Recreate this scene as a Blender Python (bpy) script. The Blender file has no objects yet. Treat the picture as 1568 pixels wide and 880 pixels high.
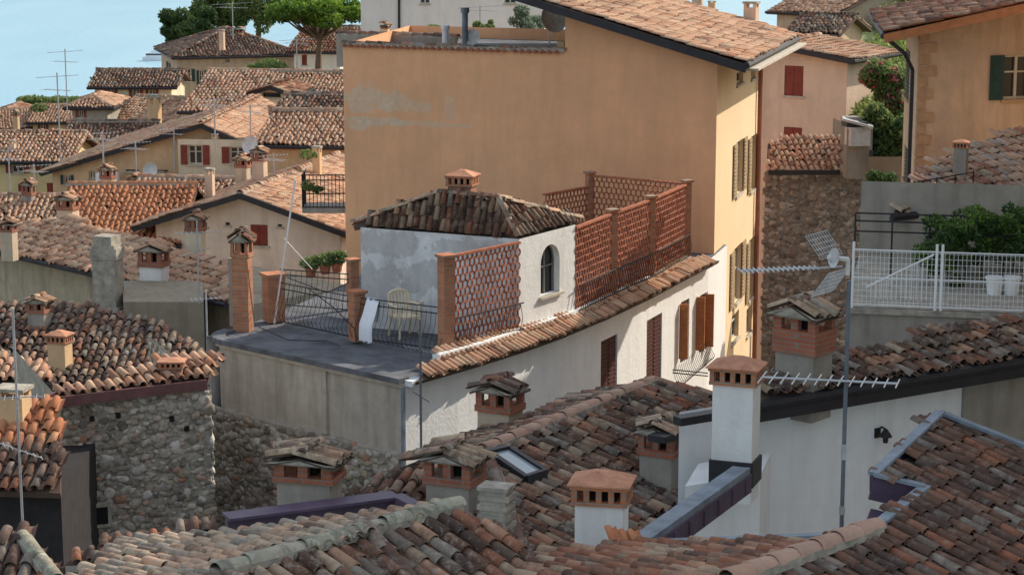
import bpy, math, random
import numpy as np
from mathutils import Vector, Matrix
random.seed(7); rng=np.random.default_rng(7)
F=3144.; PIT=math.atan(600/F); ZC=35.
sc=bpy.context.scene
# ------------------------------------------------ survey helpers (camera station at 0,0,35)
def ray(px,py):
    a=(px-784)/F; b=(440-py)/F
    return Vector((a, math.cos(PIT)+b*math.sin(PIT), -math.sin(PIT)+b*math.cos(PIT)))
def V(px,py,D):
    r=ray(px,py); r=r*(D/r.y); return Vector((r.x,r.y,r.z+ZC))
def G(px,py,z):
    r=ray(px,py); r=r*((z-ZC)/r.z); return Vector((r.x,r.y,z))
UZ=Vector((0,0,1))
def hd(A,B):
    d=B-A; d=Vector((d.x,d.y,0)); return d.normalized()
def left(d): return Vector((-d.y,d.x,0))
def plane(A,B,pitch):
    up=left(hd(A,B)); p=math.radians(pitch)
    return (A,-up*math.sin(p)+UZ*math.cos(p))
def H(px,py,pl):
    r=ray(px,py); o=Vector((0,0,ZC)); t=(pl[0]-o).dot(pl[1])/r.dot(pl[1]); return o+r*t
def HP(pl,pix): return [H(x,y,pl) for x,y in pix]
# ------------------------------------------------ node helpers
def newmat(name,rough=.9,spec=.2):
    m=bpy.data.materials.new(name); m.use_nodes=True; nt=m.node_tree
    b=nt.nodes['Principled BSDF']; b.inputs['Roughness'].default_value=rough
    b.inputs['Specular IOR Level'].default_value=spec
    return m,nt,b
def c4(c): return (c[0],c[1],c[2],1)
def pos(nt,scale=None):
    g=nt.nodes.new('ShaderNodeNewGeometry').outputs['Position']
    if scale:
        mp=nt.nodes.new('ShaderNodeMapping'); mp.inputs['Scale'].default_value=scale
        nt.links.new(g,mp.inputs['Vector']); return mp.outputs[0]
    return g
def noise(nt,vec,scale,detail=5,rough=.6,dist=0):
    n=nt.nodes.new('ShaderNodeTexNoise'); n.inputs['Scale'].default_value=scale; n.inputs['Detail'].default_value=detail
    n.inputs['Roughness'].default_value=rough; n.inputs['Distortion'].default_value=dist
    nt.links.new(vec,n.inputs['Vector']); return n.outputs['Fac']
def ramp(nt,fac,stops,interp='LINEAR'):
    r=nt.nodes.new('ShaderNodeValToRGB'); e=r.color_ramp.elements; r.color_ramp.interpolation=interp
    while len(e)<len(stops): e.new(.5)
    for i,(p,c) in enumerate(stops):
        e[i].position=p; e[i].color=c4(c) if not isinstance(c,(int,float)) else (c,c,c,1)
    nt.links.new(fac,r.inputs[0]); return r.outputs[0]
def mix(nt,fac,a,b,mode='MIX'):
    n=nt.nodes.new('ShaderNodeMix'); n.data_type='RGBA'; n.blend_type=mode
    for v,i in ((fac,0),(a,6),(b,7)):
        if isinstance(v,(int,float)): n.inputs[i].default_value=v
        elif isinstance(v,tuple): n.inputs[i].default_value=c4(v)
        else: nt.links.new(v,n.inputs[i])
    return n.outputs[2]
def math_(nt,op,a,b=0.):
    n=nt.nodes.new('ShaderNodeMath'); n.operation=op
    for v,i in ((a,0),(b,1)):
        if isinstance(v,(int,float)): n.inputs[i].default_value=v
        else: nt.links.new(v,n.inputs[i])
    return n.outputs[0]
def bump(nt,b,h,strength=.4,dist=.02):
    n=nt.nodes.new('ShaderNodeBump'); n.inputs['Strength'].default_value=strength; n.inputs['Distance'].default_value=dist
    nt.links.new(h,n.inputs['Height']); nt.links.new(n.outputs[0],b.inputs['Normal'])
def attr(nt,nm):
    n=nt.nodes.new('ShaderNodeAttribute'); n.attribute_name=nm; return n.outputs['Fac']
def plaster(name,col,dirt=.35,dcol=(.16,.13,.10),patches=(),pcol=(.42,.36,.29),var=.1):
    m,nt,b=newmat(name,.92); p=pos(nt)
    n1=ramp(nt,noise(nt,p,.5,6),[(.35,0.),(.65,1.)]); n2=ramp(nt,noise(nt,pos(nt,(2.5,2.5,.35)),1.3,6),[(.46,0.),(.74,1.)])
    n3=ramp(nt,noise(nt,p,3,8,.7),[(.4,0.),(.72,1.)])
    c=mix(nt,n1,tuple(x*(1-var) for x in col),tuple(min(1,x*(1+var)) for x in col))
    c=mix(nt,math_(nt,'MULTIPLY',n3,dirt*.6),c,dcol)
    c=mix(nt,math_(nt,'MULTIPLY',n2,dirt),c,dcol)
    for (ctr,rx,rz,amt) in patches:
        s=nt.nodes.new('ShaderNodeVectorMath'); s.operation='SUBTRACT'; nt.links.new(p,s.inputs[0]); s.inputs[1].default_value=ctr
        s2=nt.nodes.new('ShaderNodeVectorMath'); s2.operation='MULTIPLY'; nt.links.new(s.outputs[0],s2.inputs[0]); s2.inputs[1].default_value=(1/rx,1/rx*.3,1/rz)
        l=nt.nodes.new('ShaderNodeVectorMath'); l.operation='LENGTH'; nt.links.new(s2.outputs[0],l.inputs[0])
        v=math_(nt,'ADD',math_(nt,'MULTIPLY',l.outputs['Value'],-.25),noise(nt,p,1.8,9,.66))
        k=ramp(nt,v,[(.24,0.),(.28,1.)])
        c=mix(nt,math_(nt,'MULTIPLY',k,amt),c,mix(nt,noise(nt,p,5,6,.75),tuple(x*.6 for x in pcol),tuple(min(1,x*1.4) for x in pcol)))
    nt.links.new(c,b.inputs['Base Color']); bump(nt,b,noise(nt,p,9,8,.7),.5,.03); return m
def tilemat(name,cols,lichen=.3,dark=.3,lcol=(.42,.40,.32)):
    m,nt,b=newmat(name,.88); p=pos(nt); n=len(cols)
    base=ramp(nt,attr(nt,'rnd'),[((i+.5)/n,c) for i,c in enumerate(cols)])
    base=mix(nt,.2,base,mix(nt,ramp(nt,noise(nt,p,.9,4),[(.35,0.),(.65,1.)]),cols[1],cols[-2]))
    d=ramp(nt,noise(nt,p,3.2,8,.7,.5),[(.46,0.),(.63,1.)])
    c=mix(nt,math_(nt,'MULTIPLY',d,dark),base,(.04,.033,.03))
    d2=ramp(nt,noise(nt,p,.7,5,.7),[(.48,0.),(.64,1.)])
    c=mix(nt,math_(nt,'MULTIPLY',d2,dark*.7),c,(.06,.045,.04))
    l=ramp(nt,noise(nt,p,7,8,.75),[(.52,0.),(.63,1.)])
    c=mix(nt,math_(nt,'MULTIPLY',l,lichen),c,lcol)
    nt.links.new(c,b.inputs['Base Color']); bump(nt,b,noise(nt,p,30,6,.7),.6,.012); return m
def simple(name,col,rough=.7,metal=0,var=.25,sc_=4,spec=.3):
    m,nt,b=newmat(name,rough,spec); b.inputs['Metallic'].default_value=metal
    f=ramp(nt,noise(nt,pos(nt),sc_,6,.7),[(.3,0.),(.7,1.)])
    nt.links.new(mix(nt,f,tuple(x*(1-var) for x in col),tuple(min(1,x*(1+var)) for x in col)),b.inputs['Base Color']); return m
def brickm(name,c1,c2,mort,sx=1.):
    m,nt,b=newmat(name,.9); s=nt.nodes.new('ShaderNodeSeparateXYZ'); nt.links.new(pos(nt),s.inputs[0])
    cx=nt.nodes.new('ShaderNodeCombineXYZ'); nt.links.new(math_(nt,'ADD',s.outputs[0],math_(nt,'MULTIPLY',s.outputs[1],.8)),cx.inputs[0]); nt.links.new(s.outputs[2],cx.inputs[1])
    br=nt.nodes.new('ShaderNodeTexBrick'); nt.links.new(cx.outputs[0],br.inputs['Vector'])
    br.inputs['Color1'].default_value=c4(c1); br.inputs['Color2'].default_value=c4(c2); br.inputs['Mortar'].default_value=c4(mort)
    br.inputs['Scale'].default_value=sx; br.inputs['Brick Width'].default_value=.24; br.inputs['Row Height'].default_value=.075; br.inputs['Mortar Size'].default_value=.012
    d=ramp(nt,noise(nt,pos(nt),4,7,.7),[(.45,0.),(.75,1.)])
    nt.links.new(mix(nt,math_(nt,'MULTIPLY',d,.45),br.outputs['Color'],(.10,.08,.07)),b.inputs['Base Color'])
    bump(nt,b,math_(nt,'MULTIPLY',br.outputs['Fac'],-1.),.6,.02); return m
def leafmat(name,cols):
    m,nt,b=newmat(name,.7,.3); n=len(cols)
    c=ramp(nt,attr(nt,'rnd'),[((i+.5)/n,x) for i,x in enumerate(cols)])
    nt.links.new(c,b.inputs['Base Color'])
    tr=nt.nodes.new('ShaderNodeBsdfTranslucent'); nt.links.new(c,tr.inputs[0]); ms=nt.nodes.new('ShaderNodeMixShader'); ms.inputs[0].default_value=.4
    nt.links.new(b.outputs[0],ms.inputs[1]); nt.links.new(tr.outputs[0],ms.inputs[2]); nt.links.new(ms.outputs[0],nt.nodes['Material Output'].inputs[0]); return m
# ------------------------------------------------ materials
OR=(.50,.21,.11); PK=(.60,.36,.24); BR=(.24,.125,.085); BG=(.53,.40,.28); DK=(.085,.06,.05); RD=(.36,.14,.08); GY=(.33,.30,.26)
T_sun=tilemat('tiles_sunny',[BR,PK,OR,BG,PK,PK,(.66,.48,.33)],.35,.28,(.60,.50,.38))
T_old=tilemat('tiles_weathered',[DK,BR,RD,DK,PK,GY,BR,DK,BG],.45,.6,(.44,.40,.33))
T_mid=tilemat('tiles_mixed_brown',[DK,BR,RD,PK,DK,GY,BR,DK,BG],.5,.58,(.50,.44,.37))
T_dark=tilemat('tiles_dark',[DK,BR,DK,BR,DK,GY,BR,RD],.35,.6,(.34,.30,.27))
T_grey=tilemat('tiles_mossy',[DK,GY,BR,BG,GY,PK,BG],.65,.6,(.52,.49,.39))
T_new=tilemat('tiles_orange',[OR,(.60,.26,.13),(.54,.21,.10),OR,(.62,.32,.17)],.15,.2)
T_red=tilemat('tiles_red',[RD,BR,RD,DK,PK,RD,BG],.35,.45)
M_ridge=tilemat('ridge_mortar_tiles',[(.5,.27,.2),(.56,.36,.28),(.48,.28,.2),(.54,.36,.27)],.3,.2)
M_moss=tilemat('mossy_ridge_tiles',[(.34,.33,.25),(.46,.44,.34),(.3,.28,.22),(.44,.40,.32)],.7,.5,(.54,.53,.42))
M_glass=newmat('window_glass',.15,.5)[0]; M_glass.node_tree.nodes['Principled BSDF'].inputs['Base Color'].default_value=(.02,.025,.03,1)
M_frame=simple('window_frame_paint',(.55,.5,.42),.6)
M_redsh=simple('red_brown_shutter',(.24,.05,.035),.6)
M_brsh=simple('brown_shutter',(.085,.03,.027),.6)
M_grsh=simple('dark_green_shutter',(.02,.06,.055),.6)
M_orsh=simple('orange_wood_shutter',(.44,.17,.07),.6)
M_trim=simple('stone_trim',(.5,.45,.38),.9)
M_under=simple('eave_timber',(.10,.07,.055),.9)
M_gut=simple('dark_gutter',(.03,.03,.036),.5)
M_zinc=simple('zinc_flashing',(.21,.25,.30),.6,.0,.35,3)
M_purple=simple('painted_flashing',(.10,.07,.115),.5,.0,.3,2)
M_iron=simple('wrought_iron',(.03,.028,.03),.6)
M_alu=simple('aluminium_tube',(.46,.47,.49),.4,.4)
M_mast=simple('galvanised_mast',(.13,.15,.18),.5,.2)
M_white=plaster('white_plaster',(.86,.88,.90),.22,(.48,.47,.45),var=.03)
M_chwhite=plaster('chimney_white',(.84,.84,.84),.28,(.42,.40,.37),var=.04)
M_grey=plaster('grey_render',(.38,.35,.31),.5,(.15,.13,.11))
M_beige=plaster('beige_render',(.56,.46,.35),.4,(.22,.18,.14))
M_ochre=plaster('ochre_plaster',(.68,.47,.28),.3,(.34,.22,.14))
M_cream=plaster('cream_plaster',(.74,.63,.47),.3,(.36,.28,.22))
M_yel=plaster('yellow_plaster',(.72,.58,.32),.3,(.36,.25,.16))
M_pinkw=plaster('pinkish_plaster',(.70,.52,.40),.3,(.36,.26,.19))
M_whiteh=plaster('whitewash_far',(.82,.80,.76),.2,(.45,.41,.36),var=.04)
M_tar=simple('tar_roofing',(.12,.125,.14),.9,0,.5,1.5)
M_brick=brickm('orange_brick',(.46,.16,.08),(.54,.23,.12),(.34,.26,.20))
M_brickd=brickm('old_brick',(.38,.14,.08),(.27,.11,.08),(.30,.25,.21))
M_terra=simple('terracotta',(.36,.13,.075),.85,0,.45,6)
M_plastic=simple('white_plastic',(.82,.70,.52),.4,0,.05)
M_towel=simple('towel_cloth',(.82,.84,.9),.95,0,.03)
M_mort=simple('lime_mortar',(.36,.33,.28),.95,0,.4,5)
M_black=simple('opening_black',(.015,.015,.015),.95)  # flat black standing in for the shade inside flues and wall openings
def stonemat(name,k=1.,s=1.):
    m,nt,b=newmat(name,.92); p=pos(nt)
    def q(c): g=sum(c)/3; return tuple(k*(g+(x-g)*s) for x in c)
    c=ramp(nt,attr(nt,'rnd'),[(0.,q((.15,.13,.11))),(.22,q((.42,.38,.33))),(.42,q((.26,.22,.18))),(.6,q((.58,.54,.48))),(.75,q((.38,.29,.21))),(.88,q((.66,.63,.58))),(1.,q((.42,.2,.12)))])
    c=mix(nt,math_(nt,'MULTIPLY',ramp(nt,noise(nt,p,7,9,.78),[(.45,0.),(.62,1.)]),.6),c,(.12*k,.10*k,.085*k))
    c=mix(nt,math_(nt,'MULTIPLY',ramp(nt,noise(nt,p,2.5,8,.7),[(.5,0.),(.66,1.)]),.4),c,q((.55,.50,.43)))
    nt.links.new(c,b.inputs['Base Color']); bump(nt,b,noise(nt,p,22,8,.75),.9,.03); return m
M_stone=stonemat('rubble_stone',1.2); M_stoneg=stonemat('grey_rubble_stone',.75,.3)
# ------------------------------------------------ mesh builders
def empty(name,parent=None):
    e=bpy.data.objects.new(name,None); sc.collection.objects.link(e)
    if parent: e.parent=parent
    return e
class MB:
    def __init__(s): s.v=[];s.f=[];s.m=[]
    def add(s,vs,fs,m=0):
        o=len(s.v); s.v+= [tuple(x) for x in vs]
        for f in fs: s.f.append([i+o for i in f]); s.m.append(m)
    def quad(s,a,b,c,d,m=0): s.add([a,b,c,d],[[0,1,2,3]],m)
    def obox(s,c,ax,ay,az,m=0):
        vs=[c+ax*i+ay*j+az*k for k in(-1,1) for j in(-1,1) for i in(-1,1)]
        s.add(vs,[[0,2,3,1],[4,5,7,6],[0,1,5,4],[2,6,7,3],[0,4,6,2],[1,3,7,5]],m)
    def box(s,c,size,yaw=0,m=0):
        a=Vector((math.cos(yaw),math.sin(yaw),0)); s.obox(Vector(c),a*size[0]/2,left(a)*size[1]/2,UZ*size[2]/2,m)
    def beam(s,a,b,w,h,m=0):
        d=(b-a); L=d.length; d.normalize(); sd=d.cross(UZ)
        if sd.length<1e-4: sd=Vector((1,0,0))
        sd.normalize(); up=sd.cross(d); s.obox((a+b)/2,d*L/2,sd*w/2,up*h/2,m)
    def tube(s,a,b,r,m=0,n=6,r2=None):
        r2=r if r2 is None else r2; d=(b-a).normalized(); x=d.orthogonal().normalized(); y=d.cross(x)
        vs=[];
        for P,R in((a,r),(b,r2)):
            for i in range(n):
                t=2*math.pi*i/n; vs.append(P+x*R*math.cos(t)+y*R*math.sin(t))
        s.add(vs,[[i,(i+1)%n,n+(i+1)%n,n+i] for i in range(n)]+[list(range(n))[::-1],list(range(n,2*n))],m)
    def path(s,pts,r,m=0,n=5):
        for a,b in zip(pts,pts[1:]): s.tube(a,b,r,m,n)
    def prism(s,poly,z0,z1,m=0,mt=None):
        n=len(poly); vs=[(p[0],p[1],z0) for p in poly]+[(p[0],p[1],z1) for p in poly]
        s.add(vs,[[i,(i+1)%n,n+(i+1)%n,n+i] for i in range(n)],m)
        s.add([vs[n+i] for i in range(n)],[list(range(n))],m if mt is None else mt)
    def slab(s,pts,n,t,m=0):
        k=len(pts); vs=list(pts)+[p-n*t for p in pts]
        s.add(vs,[list(range(k)),list(range(k,2*k))[::-1]]+[[i,k+i,k+(i+1)%k,(i+1)%k] for i in range(k)],m)
    def make(s,name,mats,parent=None,smooth=False):
        me=bpy.data.meshes.new(name); me.from_pydata(s.v,[],s.f); me.polygons.foreach_set('material_index',s.m)
        for m in mats: me.materials.append(m)
        if smooth: me.polygons.foreach_set('use_smooth',[True]*len(s.f))
        me.update(); o=bpy.data.objects.new(name,me); sc.collection.objects.link(o)
        if parent: o.parent=parent
        return o
def npmesh(name,verts,faces,mat,parent=None,rnd=None,smooth=False):
    k=faces.shape[1]; q=len(faces); me=bpy.data.meshes.new(name)
    me.vertices.add(len(verts)); me.vertices.foreach_set('co',verts.astype(np.float32).ravel())
    me.loops.add(k*q); me.loops.foreach_set('vertex_index',faces.astype(np.int32).ravel())
    me.polygons.add(q); me.polygons.foreach_set('loop_start',np.arange(0,k*q,k,dtype=np.int32))
    if smooth: me.polygons.foreach_set('use_smooth',np.ones(q,bool))
    me.update(calc_edges=True)
    if rnd is not None:
        a=me.attributes.new('rnd','FLOAT','POINT'); a.data.foreach_set('value',rnd.astype(np.float32))
    me.materials.append(mat); o=bpy.data.objects.new(name,me); sc.collection.objects.link(o)
    if parent: o.parent=parent
    return o
def inside(px,py,poly):
    r=np.zeros(px.shape,bool); n=len(poly)
    for i in range(n):
        x1,y1=poly[i]; x2,y2=poly[(i+1)%n]
        c=((y1>py)!=(y2>py)); r^= c & (px<(x2-x1)*(py-y1)/((y2-y1) if y2!=y1 else 1e-9)+x1)
    return r
def roof(pts,tm,parent,name='tile_roof',w=.2,L=.33,th=.12,rough=1.):
    n=Vector((0,0,0))
    for i in range(len(pts)):
        a,b=pts[i],pts[(i+1)%len(pts)]
        n.x+=(a.y-b.y)*(a.z+b.z); n.y+=(a.z-b.z)*(a.x+b.x); n.z+=(a.x-b.x)*(a.y+b.y)
    if n.length<1e-6: return
    n.normalize()
    if n.z<0: n=-n
    v=(UZ-n*n.z).normalized(); u=v.cross(n); O=pts[0]
    P2=[((p-O).dot(u),(p-O).dot(v)) for p in pts]
    mb=MB(); mb.slab([p-n*.04 for p in pts],n,th); mb.make(name+'_deck',[M_under],parent)
    D=sum(p.y for p in pts)/len(pts)
    segs=6 if D<36 else (5 if D<60 else 3); ps=3 if D<60 else 2
    s0,s1=min(p[0] for p in P2),max(p[0] for p in P2); t0,t1=min(p[1] for p in P2),max(p[1] for p in P2)
    S,T=np.meshgrid(np.arange(s0+w*.5,s1,w),np.arange(t0,t1,L)); S=S.ravel();T=T.ravel()
    k=inside(S,T+L*.5,P2); S=S[k];T=T[k]; N=len(S)
    if N==0: return
    Lt=L*1.22
    def arc(r,t,h,sg,flip=1): 
        a=np.linspace(0,math.pi,sg+1); return np.stack([r*np.cos(a),np.full(sg+1,t),h+flip*r*.95*np.sin(a)],1)
    rl,ru=w*.41,w*.33
    tv=np.concatenate([arc(rl*.84,0,.03,segs),arc(rl,0,.03,segs),arc(ru,Lt,.0,segs)]); m=segs+1
    tf=[[i,i+1,m+i+1,m+i] for i in range(segs)]+[[m+i,m+i+1,2*m+i+1,2*m+i] for i in range(segs)]
    pr=w*.36
    def parc(t,h):
        a=np.linspace(0,math.pi,ps+1); return np.stack([pr*np.cos(a)+w/2,np.full(ps+1,t),h-pr*.6*np.sin(a)],1)
    pv=np.concatenate([parc(0,.035),parc(Lt,.01)]); q=ps+1
    pf=[[i,q+i,q+i+1,i+1] for i in range(ps)]
    o1=len(tv); tv=np.concatenate([tv,pv]); tf=np.array(tf+[[o1+j for j in f] for f in pf]); nv=len(tv)
    ang=rng.normal(0,.05*rough,N); ds=rng.normal(0,.012*rough,N); dt=rng.normal(0,.035*rough,N); dh=np.abs(rng.normal(0,.010*rough,N))
    slip=rng.uniform(0,1,N)<.02; ang=np.where(slip,ang+rng.normal(0,.25,N)*min(rough,1),ang); dt=np.where(slip,dt-.08*min(rough,1),dt)
    ph=rng.uniform(0,6,4)
    sag=.04*rough*np.sin(S*.8+ph[0])*np.sin(T*.9+ph[1])+.014*np.sin(S*2.3+T*1.7+ph[2])
    ds=ds+.03*rough*np.sin(T*1.1+ph[3]+S*.3)
    ca,sa=np.cos(ang)[:,None],np.sin(ang)[:,None]
    X=tv[None,:,0]*ca-tv[None,:,1]*sa+(S+ds)[:,None]; Y=tv[None,:,0]*sa+tv[None,:,1]*ca+(T+dt)[:,None]; Z=tv[None,:,2]+(dh+sag)[:,None]
    U,W,NN,OO=map(np.array,(u,v,n,O))
    co=(OO+X[...,None]*U+Y[...,None]*W+Z[...,None]*NN).reshape(-1,3)
    fa=(tf[None]+(np.arange(N)*nv)[:,None,None]).reshape(-1,4)
    r=rng.uniform(0,1,N); rr=np.repeat(r,nv).reshape(N,nv); rr[:,o1:]=rng.uniform(0,1,N)[:,None]*.22
    return npmesh(name,co,fa,tm,parent,rr.ravel())
def ridge(A,B,tm,parent,r=.13,name='ridge_tiles',lift=.05,mort=True):
    d=B-A; Lr=d.length; d=d.normalized(); sd=d.cross(UZ).normalized(); up=sd.cross(d)
    n=max(2,int(Lr/.36)); vs=[];rn=[];fs=[]; sg=6
    for i in range(n):
        t0=i*Lr/n; j=random.uniform(-.015,.015); rv=random.random()
        for (t,R,h) in((t0,r*.85,0),(t0,r,0),(t0+Lr/n*1.15,r*.86,-.015)):
            for k in range(sg+1):
                a=math.pi*k/sg; vs.append(tuple(A+d*t+sd*(R*math.cos(a)+j)+up*(R*.85*math.sin(a)+lift+h+j))); rn.append(rv)
        o=i*3*(sg+1); m=sg+1
        for g in(0,1):
            fs+=[[o+g*m+k,o+g*m+k+1,o+(g+1)*m+k+1,o+(g+1)*m+k] for k in range(sg)]
    npmesh(name,np.array(vs),np.array(fs),tm,parent,np.array(rn))
    if mort:
        mb=MB(); mb.beam(A+up*(lift-.03),B+up*(lift-.03),r*1.9,.09); mb.make('ridge_mortar',[M_mort],parent)
# ---- walls with openings. mats: wall,frame,glass,shutter,trim
def onwall(p0,p1,px,py):
    d=hd(p0,p1); n=Vector((d.y,-d.x,0)); P=H(px,py,(p0,n)); return (P-p0).dot(d),P.z
def pixop(p0,p1,r,kind):
    cx,cy=(r[0]+r[2])/2,(r[1]+r[3])/2
    return (onwall(p0,p1,r[0],cy)[0],onwall(p0,p1,r[2],cy)[0],onwall(p0,p1,cx,r[3])[1],onwall(p0,p1,cx,r[1])[1],kind)
def wall(mb,p0,p1,z0,z1,ops=(),trim=True):
    d=hd(p0,p1); n=Vector((d.y,-d.x,0)); L=(Vector((p1.x,p1.y,0))-Vector((p0.x,p0.y,0))).length
    def P(s,z,o=0): return Vector((p0.x,p0.y,0))+d*s+n*o+UZ*z
    ops=[(max(.01,a),min(L-.01,b),max(z0+.01,c),min(z1-.01,e),k) for a,b,c,e,k in ops]
    ops=[o for o in ops if o[1]-o[0]>.03 and o[3]-o[2]>.03]
    ss=sorted({0,L}|{o[0] for o in ops}|{o[1] for o in ops}); ts=sorted({z0,z1}|{o[2] for o in ops}|{o[3] for o in ops})
    for a,b in zip(ss,ss[1:]):
        for c,e in zip(ts,ts[1:]):
            x,y=(a+b)/2,(c+e)/2
            if any(o[0]<x<o[1] and o[2]<y<o[3] for o in ops): continue
            mb.quad(P(a,c),P(b,c),P(b,e),P(a,e),0)
    def bx(a,b,c,e,o0,o1,m): mb.obox(P((a+b)/2,(c+e)/2,(o0+o1)/2),d*(b-a)/2,n*(o1-o0)/2,UZ*(e-c)/2,m)
    for a,b,c,e,k in ops:
        dp=-.16
        for q in((P(a,c),P(b,c),P(b,c,dp),P(a,c,dp)),(P(a,e,dp),P(b,e,dp),P(b,e),P(a,e)),(P(a,c,dp),P(a,e,dp),P(a,e),P(a,c)),(P(b,c),P(b,e),P(b,e,dp),P(b,c,dp))): mb.quad(*q,m=0)
        mb.quad(P(a,c,dp),P(b,c,dp),P(b,e,dp),P(a,e,dp),2)
        W=b-a
        if trim: bx(a-.06,b+.06,c-.07,c,-.02,.06,4)
        if k in('win','shut'):
            for (q0,q1) in((a,a+.06),(b-.06,b),((a+b)/2-.035,(a+b)/2+.035)): bx(q0,q1,c,e,dp+.01,dp+.06,1)
            for (q0,q1) in((c,c+.06),(e-.06,e),((c+e)/2+.1,(c+e)/2+.14)): bx(a+.06,b-.06,q0,q1,dp+.015,dp+.05,1)
        if k=='shut':
            for (q0,q1) in((a-W*.5,a-.02),(b+.02,b+W*.5)):
                bx(q0,q1,c,e,.02,.05,3)
                z=c+.1
                while z<e-.08: bx(q0+.06,q1-.06,z,z+.05,.05,.065,3); z+=.11
        if k=='closed':
            for (q0,q1) in((a+.01,(a+b)/2-.008),((a+b)/2+.008,b-.01)):
                bx(q0,q1,c+.01,e-.01,-.08,-.04,3)
                z=c+.08
                while z<e-.08: bx(q0+.05,q1-.05,z,z+.05,-.04,-.02,3); z+=.1
def house(name,A,B,depth,pitch,kind,wm,tm,ops=(),sh=None,oh=.4,zb=5.,frac=.5):
    E=empty(name); d=hd(A,B); bk=left(d); L=(B-A).length; z=A.z; tn=math.tan(math.radians(pitch))
    a,b=A.copy(),B.copy(); b.z=z; c=b+bk*depth; e=a+bk*depth; mb=MB()
    wall(mb,a,b,zb,z,[pixop(a,b,r,k) for r,k in ops])
    wall(mb,b,c,zb,z,[(depth*.3,depth*.3+.9,z-2,z-.8,'shut'),(depth*.65,depth*.65+.9,z-2,z-.8,'shut')] if depth>5.5 else ()); wall(mb,c,e,zb,z); wall(mb,e,a,zb,z,[(depth*.4,depth*.4+.9,z-2,z-.8,'shut')] if depth>5.5 else ())
    Z=lambda p,h: Vector((p.x,p.y,z+h))
    if kind=='para':
        h=depth/2*tn; r0=Z(a+bk*depth/2,h); r1=Z(b+bk*depth/2,h)
        mb.add([a,e,r0],[[0,1,2]]);mb.add([b,r1,c],[[0,1,2]])
        R0=r0-d*oh;R1=r1+d*oh
        roof([Z(a-d*oh-bk*oh,-oh*tn),Z(b+d*oh-bk*oh,-oh*tn),R1,R0],tm,E)
        roof([Z(c+d*oh+bk*oh,-oh*tn),Z(e-d*oh+bk*oh,-oh*tn),R0,R1],tm,E)
        ridge(R0,R1,tm,E); g=[(Z(a-d*oh-bk*oh,-oh*tn),Z(b+d*oh-bk*oh,-oh*tn))]
    elif kind=='perp':
        h=L/2*tn; r0=Z(a+d*L*frac,h); r1=r0+bk*depth; R0=r0-bk*oh; R1=r1+bk*oh
        mb.add([a,b,r0],[[0,1,2]]);mb.add([c,e,r1],[[0,1,2]])
        tl=h/(L*frac);tr=h/(L*(1-frac))
        q0,q1=Z(a-d*oh-bk*oh,-oh*tl),Z(e-d*oh+bk*oh,-oh*tl); w0,w1=Z(b+d*oh-bk*oh,-oh*tr),Z(c+d*oh+bk*oh,-oh*tr)
        roof([q1,q0,R0,R1],tm,E); roof([w0,w1,R1,R0],tm,E); ridge(R0,R1,tm,E); g=[(q1,q0),(w0,w1),]
        for (x,y) in((q0,R0),(w0,R0)): mb.beam(x-UZ*.07,y-UZ*.07,.05,.2,5)
    else:
        m_=min(L,depth)/2; h=m_*tn; 
        if L>=depth: r0=Z(a+bk*depth/2+d*m_,h);r1=Z(b+bk*depth/2-d*m_,h)
        else: r0=Z(a+d*L/2+bk*m_,h); r1=Z(a+d*L/2+bk*(depth-m_),h)
        o=oh; ca,cb,cc,ce=[Z(p,-o*tn) for p in(a-d*o-bk*o,b+d*o-bk*o,c+d*o+bk*o,e-d*o+bk*o)]
        if L>=depth: polys=[[ca,cb,r1,r0],[cb,cc,r1],[cc,ce,r0,r1],[ce,ca,r0]]; hips=[(ca,r0),(ce,r0),(cb,r1),(cc,r1),(r0,r1)]
        else: polys=[[ca,cb,r0],[cb,cc,r1,r0],[cc,ce,r1],[ce,ca,r0,r1]]; hips=[(ca,r0),(cb,r0),(cc,r1),(ce,r1),(r0,r1)]
        for p in polys: roof(p,tm,E)
        for x,y in hips:
            if (y-x).length>.1: ridge(x,y,tm,E,mort=False)
        g=[(ca,cb),(cb,cc),(ce,ca)]
    for x,y in g: mb.tube(x-UZ*.05-(bk*.05 if kind!='perp' else bk*0),y-UZ*.05-(bk*.05 if kind!='perp' else bk*0),.07,5,6)
    mb.make('walls',[wm,M_frame,M_glass,sh or M_redsh,M_trim,M_gut],E)
    return E
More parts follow.
